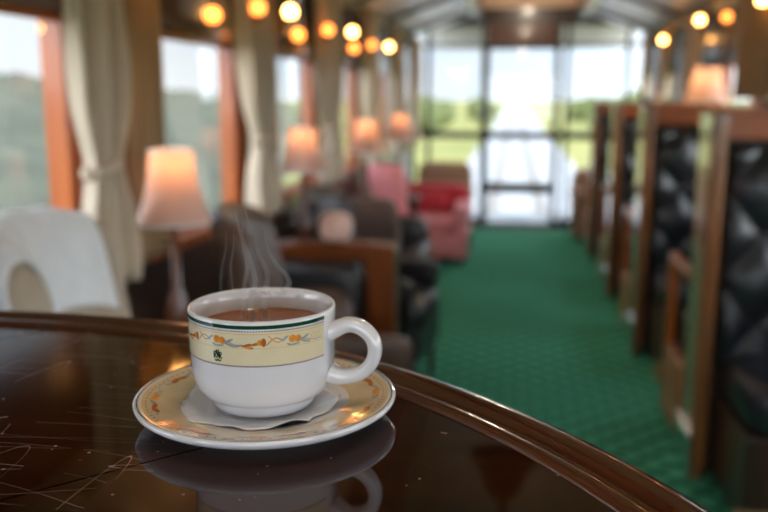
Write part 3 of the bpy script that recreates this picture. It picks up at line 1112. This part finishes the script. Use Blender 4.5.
for wv in WISPS:
    P = spl([p[:3] for p in wv])
    rr = [wv[min(int(i / 8), len(wv) - 1)][3] * (1 - (i % 8) / 8) + wv[min(int(i / 8) + 1, len(wv) - 1)][3] * (i % 8) / 8 for i in range(len(P))]
    add_tube(bm, P, rr, 10)
st = obj('steam', bm, M_STEAM, smooth=True, loc=(CX, CY, TZ))
st['kind'] = 'stuff'
tag(st, 'thin white wisps of steam curling up out of the teacup', 'steam')

# ================================================================== CURTAINS
def curtain(y0, y1, x, z0, z1, m, label, tie=True, shift=0.08, sg=1, seed=0):
    """hanging curtain along y; gathered by a tie-back about two thirds down"""
    rnd = random.Random(seed)
    root = thing('curtain', label, 'curtain', (x, (y0 + y1) / 2, z0), 0, 'curtains along the windows')
    w = y1 - y0
    h = z1 - z0
    nf = max(2, round(w / 0.105))
    ph = rnd.uniform(0, 6)
    zt = 0.30                    # tie height as a share

    def base(u, v, off):
        zz = v
        if tie:
            d = abs(zz - zt)
            nar = 1 - 0.42 * math.exp(-(d / 0.10) ** 2) - 0.12 * (1 if zz < zt else 0) * 0
            sh = shift * (1 - min(1, max(0, (zz - zt) / (1 - zt)))) ** 1.4
        else:
            nar, sh = 1, 0
        yy = (u - 0.5) * w * nar + sh
        am = 0.030 * (0.85 if not tie else (0.6 + 0.6 * min(1, abs(zz - zt) * 4)))
        xx = sg * (am * math.sin(u * nf * 2 * PI + ph + 0.6 * math.sin(zz * 5)) + 0.007 * math.sin(u * nf * 6.3 * PI + ph))
        return Vector((xx + off, yy, zz * h))
    bm = new_bm()
    solid_sheet(bm, lambda u, v: base(u, v, 0.0), lambda u, v: base(u, v, 0.003), nf * 16, 28)
    obj('drape', bm, m, root, smooth=True)
    if tie:
        bm = new_bm()
        ring = []
        for i in range(25):
            a = 2 * PI * i / 24
            ring.append((0.026 * math.cos(a), shift + 0.30 * w * math.sin(a), h * zt + 0.012 * math.sin(a)))
        add_tube(bm, ring, 0.016, 8, flat=0.5, updir=(0, 0, 1))
        obj('tie_back', bm, m, root, smooth=True)
    bm = new_bm()
    add_tube(bm, [(0.0, -w / 2 - 0.03, h + 0.012), (0.0, w / 2 + 0.03, h + 0.012)], 0.012, 10)
    obj('curtain_rod', bm, M_BRASS, root, smooth=True)
    reach = abs((XL if sg > 0 else XR) - x)
    for yy in (-w / 2 - 0.02, w / 2 + 0.02):
        bm = new_bm()
        add_tube(bm, [(0, yy, h + 0.012), (-sg * reach, yy, h + 0.012)], 0.006, 8)
        obj('rod_bracket', bm, M_BRASS, root, smooth=True)
    return root


CXL = -0.995
CXW = -1.078
curtain(1.81, 2.06, CXL, 1.0, 2.02, M_CURT, 'cream curtain tied back behind the armchair draped in white cloth', shift=0.02, seed=1)
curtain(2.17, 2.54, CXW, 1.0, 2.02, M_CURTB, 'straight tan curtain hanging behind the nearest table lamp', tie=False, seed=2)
curtain(3.04, 3.38, CXL, 1.0, 2.02, M_CURT, 'cream curtain tied back right of the second window, above the teacup', shift=0.10, seed=3)
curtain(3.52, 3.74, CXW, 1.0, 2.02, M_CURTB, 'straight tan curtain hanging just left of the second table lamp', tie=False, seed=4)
curtain(4.36, 4.74, CXL, 1.0, 2.02, M_CURT, 'tied grey cream curtain between the second and third table lamps', shift=0.12, seed=5)
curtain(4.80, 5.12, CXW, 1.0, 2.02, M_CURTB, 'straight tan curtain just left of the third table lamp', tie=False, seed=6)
curtain(5.72, 6.06, CXL, 1.0, 2.02, M_CURT, 'tied curtain above the pink armchair, left of the fourth table lamp', shift=0.10, seed=7)
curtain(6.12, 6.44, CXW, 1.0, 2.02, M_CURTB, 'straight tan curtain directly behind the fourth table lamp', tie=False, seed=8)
curtain(7.10, 7.44, CXL, 1.0, 2.02, M_CURT, 'tied curtain past the fourth table lamp, last but one before the rear glass', shift=0.10, seed=9)
curtain(8.45, 8.80, CXL, 1.0, 2.02, M_CURT, 'last curtain on the lamp side, next to the rear glass wall', shift=0.06, seed=10)
CXR = 1.255
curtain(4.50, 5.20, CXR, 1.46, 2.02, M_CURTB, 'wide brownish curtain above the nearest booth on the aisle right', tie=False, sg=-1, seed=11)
curtain(6.35, 6.75, CXR, 1.46, 2.02, M_CURT, 'pale curtain beside the orange wall lamp above the booths', tie=False, sg=-1, seed=12)
curtain(7.50, 7.85, CXR, 1.46, 2.02, M_CURT, 'pale curtain over the farther booths, second from the rear glass', tie=False, sg=-1, seed=13)
curtain(8.60, 8.95, CXR, 1.46, 2.02, M_CURT, 'pale curtain over the last booth next to the rear glass', tie=False, sg=-1, seed=14)


# ================================================================== WALL SCONCES
def sconce(y, z, x, sg, m, label):
    root = thing('wall_sconce', label, 'wall lamp', (x, y, z), 0, 'sconces along the carriage walls')
    bm = new_bm()
    add_lathe(bm, [(0, 0), (0.035, 0), (0.035, 0.008), (0.02, 0.016), (0, 0.018)], 24)
    bmesh.ops.rotate(bm, verts=bm.verts, cent=(0, 0, 0), matrix=Matrix.Rotation(R(90) * sg, 3, 'Y'))
    obj('backplate', bm, M_BRASS, root, smooth=True)
    bm = new_bm()
    add_tube(bm, [(sg * 0.012, 0, 0), (sg * 0.07, 0, -0.02), (sg * 0.15, 0, -0.02), (sg * 0.185, 0, -0.012), (sg * 0.19, 0, 0.0)], 0.006, 8)
    obj('arm', bm, M_BRASS, root, smooth=True)
    bm = new_bm()
    add_lathe(bm, [(0, 0.0), (0.016, 0.0), (0.018, 0.012), (0, 0.014)], 16, cx=sg * 0.19)
    obj('bulb_holder', bm, M_BRASS, root, smooth=True)
    bm = new_bm()
    bmesh.ops.create_uvsphere(bm, u_segments=16, v_segments=10, radius=0.027, matrix=Matrix.Translation((sg * 0.19, 0, 0.036)))
    obj('bulb', bm, m, root, smooth=True)
    return root


def wl(y, z, m, lab):
    sconce(y, z - 0.036, XL + 0.001, 1, m, lab)


wl(2.28, 1.90, M_BULB, 'brass wall sconce over the second window, mirrored in the tabletop left of the saucer')
wl(2.52, 1.955, M_BULB, 'brass wall sconce over the second window, mirrored in the tabletop beside the cup')
wl(2.66, 1.727, M_AMBER, 'dim amber wall sconce at the top corner of the second window')
wl(3.157, 1.797, M_AMBER, 'dim amber wall sconce beside the brightest bulb on the window wall')
wl(3.62, 1.825, M_BULB, 'bright wall sconce with the largest glow on the window wall')
wl(3.75, 1.739, M_AMBER, 'dim amber wall sconce low under the brightest bulb')
wl(4.37, 1.805, M_AMBER, 'dim amber wall sconce halfway between the two brighter bulbs')
wl(5.03, 1.841, M_BULB, 'bright wall sconce second in line towards the rear glass')
wl(5.08, 1.752, M_AMBER, 'dim amber wall sconce low under the second bright bulb')
wl(5.74, 1.807, M_AMBER, 'dim amber wall sconce just before the last bulb at the rear')
wl(6.526, 1.836, M_BULB, 'bright wall sconce last in line by the rear glass wall')


def wr(y, z, m, lab):
    sconce(y, z - 0.036, XR - 0.001, -1, m, lab)


wr(7.47, 1.925, M_BULB, 'orange bulb sconce on the booth side, last before the rear glass')
wr(6.05, 1.966, M_BULB, 'bright orange bulb sconce high above the middle booths')
wr(5.30, 1.921, M_AMBER, 'dim orange sconce next to the tan curtain over the booths')
wr(4.58, 1.94, M_BULB, 'orange bulb sconce cut by the top edge of the view, over the near booth')


# ================================================================== TABLE LAMPS
def lamp_light(parent, z, w):
    d = bpy.data.lights.new('bulb_light', 'POINT')
    d.energy = w
    d.color = (1.0, 0.66, 0.40)
    d.shadow_soft_size = 0.025
    o = bpy.data.objects.new('bulb_light', d)
    COL.objects.link(o)
    o.parent = parent
    o.location = (0, 0, z)


def shade_bm(r0, r1, z0, z1, npl=40):
    bm = new_bm()

    def f(u, v, t):
        a = 2 * PI * u
        s = v
        r = r0 + (r1 - r0) * s - 0.010 * math.sin(PI * s) + t + 0.0022 * math.cos(npl * a)
        return (r * math.cos(a), r * math.sin(a), z0 + (z1 - z0) * s)
    add_grid(bm, lambda u, v: f(u, v, 0), npl * 4, 8)
    bmesh.ops.remove_doubles(bm, verts=bm.verts, dist=1e-5)
    return bm


def make_lamp(label, loc, zt):
    """zt: height of the table under it; the shade always sits 1.12-1.33 m above the floor"""
    root = thing('table_lamp', label, 'lamp', (loc[0], loc[1], zt), 0, 'table lamps along the windows')
    sb, stp = 1.145 - zt, 1.335 - zt
    bm = new_bm()
    add_lathe(bm, [(0, 0), (0.065, 0), (0.065, 0.012), (0.045, 0.022), (0.02, 0.035), (0.016, 0.07), (0.030, 0.12), (0.036, 0.16), (0.026, 0.21), (0.013, 0.25), (0.012, sb + 0.03), (0, sb + 0.03)], 28)
    obj('lamp_base', bm, M_BROWN, root, smooth=True)
    bm = new_bm()
    add_lathe(bm, [(0, 0), (0.012, 0), (0.012, 0.05), (0, 0.05)], 14, cz=sb + 0.03)
    obj('bulb_socket', bm, M_BRASS, root, smooth=True)
    bm = new_bm()
    bmesh.ops.create_uvsphere(bm, u_segments=14, v_segments=10, radius=0.022, matrix=Matrix.Translation((0, 0, sb + 0.145)))
    obj('bulb', bm, M_AMBERL, root, smooth=True)
    sh = obj('lamp_shade', shade_bm(0.098, 0.056, sb, stp), M_SHADE, root, smooth=True)
    for r, z in ((0.0985, sb), (0.0565, stp)):
        bm = new_bm()
        add_tube(bm, [(r * math.cos(i * PI / 24), r * math.sin(i * PI / 24), z) for i in range(49)], 0.0035, 8, cap=False)
        obj('shade_trim', bm, M_WHITE, sh, smooth=True)
    bm = new_bm()
    for q in range(3):
        a = q * 2 * PI / 3
        add_tube(bm, [(0, 0, sb + 0.08), (0.0545 * math.cos(a), 0.0545 * math.sin(a), stp - 0.004)], 0.0015, 6)
    obj('shade_carrier', bm, M_BRASS, root, smooth=True)
    lamp_light(root, sb + 0.155, 0.95)
    return root


TBZ = 0.72
LAMPS = [(-0.90, 2.16, 'pleated table lamp nearest the teacup, in front of the second window'),
         (-0.93, 3.72, 'pleated table lamp second along the windows, left of the pink armchair'),
         (-0.865, 5.00, 'pleated table lamp third along the windows, just above the pink armchair'),
         (-0.86, 6.50, 'pleated table lamp fourth along, smallest, nearest the rear glass')]
TLAB = ['small dark side table under the nearest table lamp', 'small dark side table under the second table lamp',
        'small dark side table under the third table lamp', 'small dark side table under the farthest table lamp']


def make_side_table(label, loc):
    root = thing('side_table', label, 'side table', (loc[0], loc[1], 0), 0, 'lamp tables along the windows')
    bm = new_bm()
    add_box(bm, -0.15, 0.15, -0.11, 0.11, TBZ - 0.03, TBZ)
    obj('tabletop', bm, M_BROWN, root, bevel=0.008)
    bm = new_bm()
    add_box(bm, -0.13, 0.13, -0.09, 0.09, TBZ - 0.10, TBZ - 0.03)
    obj('apron', bm, M_DARKV, root)
    for sx in (-1, 1):
        for sy in (-1, 1):
            bm = new_bm()
            add_tube(bm, [(sx * 0.12, sy * 0.08, 0), (sx * 0.12, sy * 0.08, TBZ - 0.08)], [0.012, 0.018], 8)
            obj('leg', bm, M_DARKV, root, smooth=True)
    return root


for (x, y, lab), tl in zip(LAMPS, TLAB):
    make_side_table(tl, (x, y))
    make_lamp(lab, (x, y), TBZ)


# ================================================================== ARMCHAIRS ON THE WINDOW SIDE
def tub_chair(label, loc, rz, m_up, m_leg, top=1.24, group=None, ang=56, rad=0.27, width_seat=0.44, name='tub_armchair'):
    """high curved back chair; faces local +x"""
    root = thing(name, label, 'armchair', (loc[0], loc[1], 0), rz, group)
    A = R(ang)
    t = 0.075

    def prof(u, v, side):
        a = PI - A + 2 * A * u
        ztop = top - 0.05 * abs(2 * u - 1) ** 3
        z = 0.24 + (ztop - 0.24) * v
        lean = -0.10 * v * v
        r = rad + side * t / 2
        rnd = 0.5 * t * (1 - max(0, (v - 0.93) / 0.07) ** 2) ** 0.5 if v > 0.93 else 0.5 * t
        r = rad + side * rnd
        return Vector((r * math.cos(a) + lean + 0.05, r * math.sin(a) * 1.0, z))
    bm = new_bm()
    solid_sheet(bm, lambda u, v: prof(u, v, -1), lambda u, v: prof(u, v, 1), 28, 30)
    obj('backrest', bm, m_up, root, smooth=True)
    obj_pad = pad('seat_cushion', (0.10, 0, 0.42), (0.50, width_seat, 0.16), m_up, root, 5)
    box('seat_base', (-0.15, 0.33, -width_seat / 2, width_seat / 2, 0.20, 0.36), m_up, root, bevel=0.02)
    for s in (-1, 1):
        bm = new_bm()
        add_pad(bm, 0.07, s * (width_seat / 2 + 0.035), 0.56, 0.50, 0.085, 0.13, 4)
        add_box(bm, -0.12, 0.30, s * (width_seat / 2 + 0.035) - 0.03, s * (width_seat / 2 + 0.035) + 0.03, 0.22, 0.55)
        obj('armrest', bm, m_up, root, smooth=False, bevel=0.006)
        for x in (-0.12, 0.29):
            bm = new_bm()
            add_tube(bm, [(x, s * (width_seat / 2 - 0.02), 0), (x, s * (width_seat / 2 - 0.02), 0.22)], [0.014, 0.022], 8)
            obj('leg', bm, m_leg, root, smooth=True)
    return root, prof


beige, bprof = tub_chair('beige upholstered armchair with curved back, draped in white cloth, behind the round table', (-0.66, 1.56), R(9), M_CREAM, M_DARKV, top=1.25)
# floral panel on its inner back
bm = new_bm()
rr = random.Random(3)


def fb(u, v, off):
    p = bprof(u, v, -1)
    q = bprof(u, v, -1.0)
    d = (Vector((0.05 - 0.10 * v * v, 0, q.z)) - q).normalized()
    return p + d * off


for q in range(26):
    u, v = rr.uniform(0.25, 0.95), rr.uniform(0.45, 0.80)
    blob(bm, fb, u, v, 0.028, 0.016, rr.uniform(0, 3), q % 2, 0.002)
ob = obj('floral_pattern', bm, [M_BLUE, M_TAN], beige, smooth=True)
# antimacassar: a cloth over the top of that back
bm = new_bm()


def cloth(u, w, off):
    """w 0..1: from inner hem, over the top, to outer hem"""
    uu = 0.06 + 0.94 * u
    if w < 0.42:
        v = 0.80 + 0.19 * (w / 0.42)
        p = bprof(uu, v, -1)
        n = Vector((-math.cos(PI - R(56) + 2 * R(56) * uu), -math.sin(PI - R(56) + 2 * R(56) * uu), 0))
    elif w > 0.58:
        v = 0.99 - 0.42 * ((w - 0.58) / 0.42)
        p = bprof(uu, v, 1)
        n = Vector((math.cos(PI - R(56) + 2 * R(56) * uu), math.sin(PI - R(56) + 2 * R(56) * uu), 0))
    else:
        s = (w - 0.42) / 0.16 * 2 - 1
        p = bprof(uu, 0.99, s)
        p.z += 0.008 * (1 - s * s)
        n = Vector((0, 0, 1))
    return p + n * (off + 0.0025 * math.sin(uu * 30))


solid_sheet(bm, lambda u, w: cloth(u, w, 0.005), lambda u, w: cloth(u, w, 0.008), 30, 50)
ac = obj('antimacassar', bm, M_WHITE, smooth=True, loc=beige.location)
ac.rotation_euler = beige.rotation_euler
tag(ac, 'white linen cloth draped over the beige armchair back', 'cloth')

tub_chair('dark brown leather armchair with curved back, just right of the nearest table lamp', (-0.62, 2.66), R(8), M_LEATHERB, M_DARKV, top=1.13, name='tub_armchair')
tub_chair('dark leather armchair with shiny curved back, below the second table lamp', (-0.72, 4.20), R(-8), M_LEATHER, M_DARKV, top=1.02, name='tub_armchair')


def club_chair(label, loc, rz, ms, mb, ma, w=0.56, d=0.80, zb=0.72, za=0.50, cat='armchair', back_m=None):
    """blocky club armchair; faces local -y; origin at floor centre"""
    root = thing('club_armchair', label, cat, (loc[0], loc[1], 0), rz)
    aw = 0.13
    box('base', (-w / 2 + 0.01, w / 2 - 0.01, -d / 2 + 0.02, d / 2 - 0.02, 0.06, 0.26), ma, root, bevel=0.02)
    pad('seat_cushion', (0, -0.06, 0.33), (w - 2 * aw + 0.02, d - 0.22, 0.16), ms, root, 5)
    pad('backrest', (0, d / 2 - 0.09, (zb + 0.2) / 2), (w - 0.02, 0.18, zb - 0.2), back_m or mb, root, 5)
    for s in (-1, 1):
        bm = new_bm()
        add_pad(bm, s * (w / 2 - aw / 2), -0.02, za - 0.06, aw + 0.02, d - 0.02, 0.14, 4, nu=24)
        add_box(bm, s * (w / 2 - aw / 2) - aw / 2 + 0.01, s * (w / 2 - aw / 2) + aw / 2 - 0.01, -d / 2 + 0.01, d / 2 - 0.03, 0.06, za - 0.05)
        obj('armrest', bm, ma, root, bevel=0.012)
        for yy in (-d / 2 + 0.07, d / 2 - 0.07):
            bm = new_bm()
            add_tube(bm, [(s * (w / 2 - 0.06), yy, 0), (s * (w / 2 - 0.06), yy, 0.07)], [0.018, 0.026], 8)
            obj('foot', bm, M_DARKV, root, smooth=True)
    return root


# wooden framed leather bench seat
bs = thing('bench_seat', 'black leather bench seat in a red brown wooden frame, behind the cup handle', 'bench', (-0.82, 3.27, 0))
bm = new_bm()
add_box(bm, -0.28, 0.27, 0.23, 0.31, 0.78, 0.86)
obj('top_rail', bm, M_BENCH, bs, bevel=0.012)
for s in (-1, 1):
    bm = new_bm()
    x = s * 0.215 + (0.0 if s > 0 else -0.02)
    add_box(bm, x, x + (0.125 if s > 0 else 0.06), 0.20, 0.32, 0.0, 0.84 if s < 0 else 0.855)
    obj('end_post', bm, M_BENCH, bs, bevel=0.012)
pad('backrest', (-0.02, 0.22, 0.60), (0.44, 0.14, 0.36), M_LEATHER, bs, 6)
box('seat_base', (-0.25, 0.21, -0.20, 0.20, 0.0, 0.34), M_DARKV, bs, bevel=0.01)
pad('seat_cushion', (-0.02, -0.02, 0.40), (0.46, 0.46, 0.14), M_LEATHER, bs, 5)
o = pad('throw_cushion', (0, 0, 0), (0.30, 0.12, 0.22), M_LEATHERB, None, 3, rot=Matrix.Rotation(R(-20), 3, 'X'))
o.location = (-0.78, 3.335, 0.585)
tag(o, 'dark brown cushion leaning on the black leather bench behind the cup handle', 'cushion')

club_chair('brown upholstered armchair with flat top in front of the pink armchair', (-0.82, 4.69), 0, M_BROWNF, M_BROWNF, M_BROWNF, w=0.40, d=0.36, zb=0.90, za=0.55)
o = pad('throw_cushion', (0, 0, 0), (0.145, 0.09, 0.125), M_PEACH, None, 2.8)
o.location = (-0.745, 3.54, 0.924)
tag(o, 'small peach pink cushion propped on the wooden rail of the leather bench', 'cushion')
club_chair('black leather club armchair with shiny padded arms beside the green aisle', (-0.82, 5.52), 0, M_LEATHER, M_LEATHER, M_LEATHER, w=0.54, d=0.70, zb=0.66, za=0.50)
club_chair('pink armchair with tall pale pink back below the third table lamp', (-0.93, 6.12), R(4), M_PINK, M_PINK, M_RED, w=0.36, d=0.40, zb=0.985, za=0.60)
club_chair('low red armchair with pink seat front, beside the aisle near the rear glass', (-0.74, 7.70), 0, M_PINK, M_RED, M_PINK, w=0.74, d=0.66, zb=0.67, za=0.52)
o = pad('throw_cushion', (0, 0, 0), (0.26, 0.12, 0.20), M_RED, None, 3, rot=Matrix.Rotation(R(-15), 3, 'X'))
o.location = (-0.72, 7.78, 0.52)
tag(o, 'bright red cushion lying on the low red armchair', 'cushion')
club_chair('tan brown armchair against the rear glass on the lamp side', (-0.72, 8.95), 0, M_TAN, M_TAN, M_TAN, w=0.62, d=0.56, zb=0.78, za=0.55)
club_chair('tan brown armchair against the rear glass on the booth side', (0.86, 9.05), 0, M_TAN, M_TAN, M_TAN, w=0.50, d=0.56, zb=0.72, za=0.52)


# ================================================================== BOOTHS ON THE AISLE'S RIGHT
def tuft_bm(w, h, d, nx, nz):
    """buttoned leather back: front face towards -y, bottom left at (0,0,0)"""
    bm = new_bm()

    def f(u, v):
        a, b = u * nx, v * nz
        q = abs(math.sin(PI * (a + b) / 2)) * abs(math.sin(PI * (a - b) / 2))
        edge = min(1, 12 * u, 12 * (1 - u), 14 * v, 14 * (1 - v))
        return Vector((u * w, -d * (0.35 + 0.65 * q ** 0.55) * edge ** 0.5, v * h))
    solid_sheet(bm, f, lambda u, v: Vector((u * w, 0.02, v * h)), nx * 10, nz * 10)
    return bm


button_me = None


def booth(y, label, detail=True):
    global button_me
    root = thing('booth_seat', label, 'booth seat', (0, y, 0), 0, 'high-backed leather booths along the aisle')
    xa, xb = 0.76, 1.36
    # end panel facing the aisle, with its edge strip
    box('end_panel', (0.710, 0.755, 0.0, 0.22, 0.0, 1.42), M_PANEL, root, bevel=0.010)
    box('edge_strip', (0.712, 0.762, -0.030, 0.0, 0.04, 1.43), M_EDGEW, root, bevel=0.012)
    box('header_board', (0.755, xb, 0.0, 0.12, 1.32, 1.42), M_TRIMX, root, bevel=0.010)
    box('core_panel', (0.755, xb, 0.03, 0.20, 0.05, 1.32), M_DARKV, root)
    tb_ = obj('backrest', tuft_bm(xb - xa - 0.02, 0.86, 0.085, 4, 5), M_LEATHER, root, loc=(xa + 0.01, 0.03, 0.45), smooth=True)
    for i in range(1, 4):
        for j in range(1, 5):
            if (i + j) % 2 == 0:
                if button_me is None:
                    bm = new_bm()
                    add_pad(bm, 0, 0, 0, 0.022, 0.014, 0.022, 2.2, 10, 6)
                    b0 = obj('button', bm, M_LEATHER, tb_, smooth=True)
                    button_me = b0.data
                else:
                    b0 = bpy.data.objects.new('button', button_me)
                    COL.objects.link(b0)
                    b0.parent = tb_
                b0.location = ((xb - xa - 0.02) * i / 4, -0.030, 0.86 * j / 5)
    pad('seat_cushion', ((xa + xb) / 2 + 0.01, -0.25, 0.455), (xb - xa - 0.03, 0.52, 0.20), M_LEATHER, root, 4.5)
    box('seat_base', (xa + 0.03, xb, -0.44, -0.01, 0.04, 0.36), M_DARKV, root, bevel=0.008)
    box('kick_board', (xa + 0.01, xb, -0.45, -0.43, 0.0, 0.10), M_GOLD, root, bevel=0.004)
    # seat of the other side (facing the rear glass)
    pad('far_seat_cushion', ((xa + xb) / 2 + 0.0, 0.50, 0.455), (xb - xa - 0.02, 0.46, 0.20), M_LEATHER, root, 4.5)
    box('far_seat_base', (xa, xb, 0.30, 0.70, 0.0, 0.36), M_BROWN, root, bevel=0.008)
    o = box('far_armrest', (0.715, 0.76, 0.28, 0.72, 0.74, 0.78), M_TRIM, root, bevel=0.012)
    box('armrest_post', (0.715, 0.755, 0.66, 0.71, 0.36, 0.74), M_TRIM, root, bevel=0.006)
    box('far_side_board', (0.715, 0.755, 0.30, 0.71, 0.05, 0.36), M_TRIM, root, bevel=0.006)
    box('kick_plate', (0.696, 0.709, -0.03, 0.24, 0.0, 0.20), M_STEEL, root, bevel=0.003)
    return root


booth(3.25, 'black tufted leather booth nearest the round table, cut by the picture edge')
booth(4.90, 'black tufted leather booth second from the round table, wooden frame')
booth(6.36, 'black leather booth third from the round table, seen nearly edge-on')
booth(7.95, 'black leather booth farthest from the round table, by the rear glass')

# lit wall lamp above the booths
root = thing('wall_lamp', 'orange glowing shaded wall lamp above the second booth', 'wall lamp', (1.20, 5.75, 1.43))
obj('lamp_shade', shade_bm(0.125, 0.085, 0.0, 0.22), M_SHADE, root, smooth=True)
bm = new_bm()
add_tube(bm, [(0.18, 0, 0.05), (0.10, 0, -0.02), (0.0, 0, -0.02), (0.0, 0, 0.06)], 0.008, 8)
obj('bracket', bm, M_BRASS, root, smooth=True)
bm = new_bm()
bmesh.ops.create_uvsphere(bm, u_segments=14, v_segments=10, radius=0.022, matrix=Matrix.Translation((0, 0, 0.085)))
obj('bulb', bm, M_AMBER, root, smooth=True)
lamp_light(root, 0.16, 0.8)

# ================================================================== ADDED CEILING FILL LIGHTS
k_ = 0
CL_LAB = ['flat lit ceiling panel directly over the round table', 'flat lit ceiling panel behind the round table', 'flat lit ceiling panel over the middle of the aisle', 'flat lit ceiling panel towards the rear glass']
for (x, y, wv), lab in zip(CEIL_FILLS, CL_LAB):
    root = thing('ceiling_light', lab, 'ceiling lamp', (x, y, 2.56), 0, 'ceiling lights of the carriage')
    bm = new_bm()
    for xa, xb, ya, yb in ((-0.32, 0.32, -0.32, -0.28), (-0.32, 0.32, 0.28, 0.32), (-0.32, -0.28, -0.28, 0.28), (0.28, 0.32, -0.28, 0.28)):
        add_box(bm, xa, xb, ya, yb, -0.05, 0)
    obj('frame', bm, M_TRIM, root)
    bm = new_bm()
    add_lathe(bm, [(0.0, -0.045), (0.12, -0.042), (0.22, -0.034), (0.275, -0.022), (0.278, -0.012), (0, -0.012)], 40)
    obj('diffuser', bm, M_FROST, root, smooth=True)
    d = bpy.data.lights.new('panel_light', 'POINT')
    d.shadow_soft_size = 0.05
    d.energy = wv
    d.color = (1.0, 0.84, 0.66)
    o = bpy.data.objects.new('panel_light', d)
    COL.objects.link(o)
    o.parent = root
    o.location = (0, 0, -0.10)

# hanging lamp over the aisle, mirrored in the tabletop
root = thing('pendant_lamp', 'dark bell-shaped lamp hanging over the aisle, mirrored in the tabletop', 'lamp', (0.0, 2.55, 2.56))
bm = new_bm()
add_lathe(bm, [(0, 0), (0.07, 0), (0.06, -0.02), (0.012, -0.035), (0.010, -0.22), (0, -0.22)], 24)
obj('ceiling_rose', bm, M_BLACKM, root, smooth=True)
bm = new_bm()
add_lathe(bm, [(0, -0.20), (0.03, -0.205), (0.06, -0.24), (0.075, -0.30), (0.11, -0.345), (0.11, -0.355), (0.07, -0.31), (0, -0.26)], 32)
obj('lamp_shade', bm, M_BLACKM, root, smooth=True)
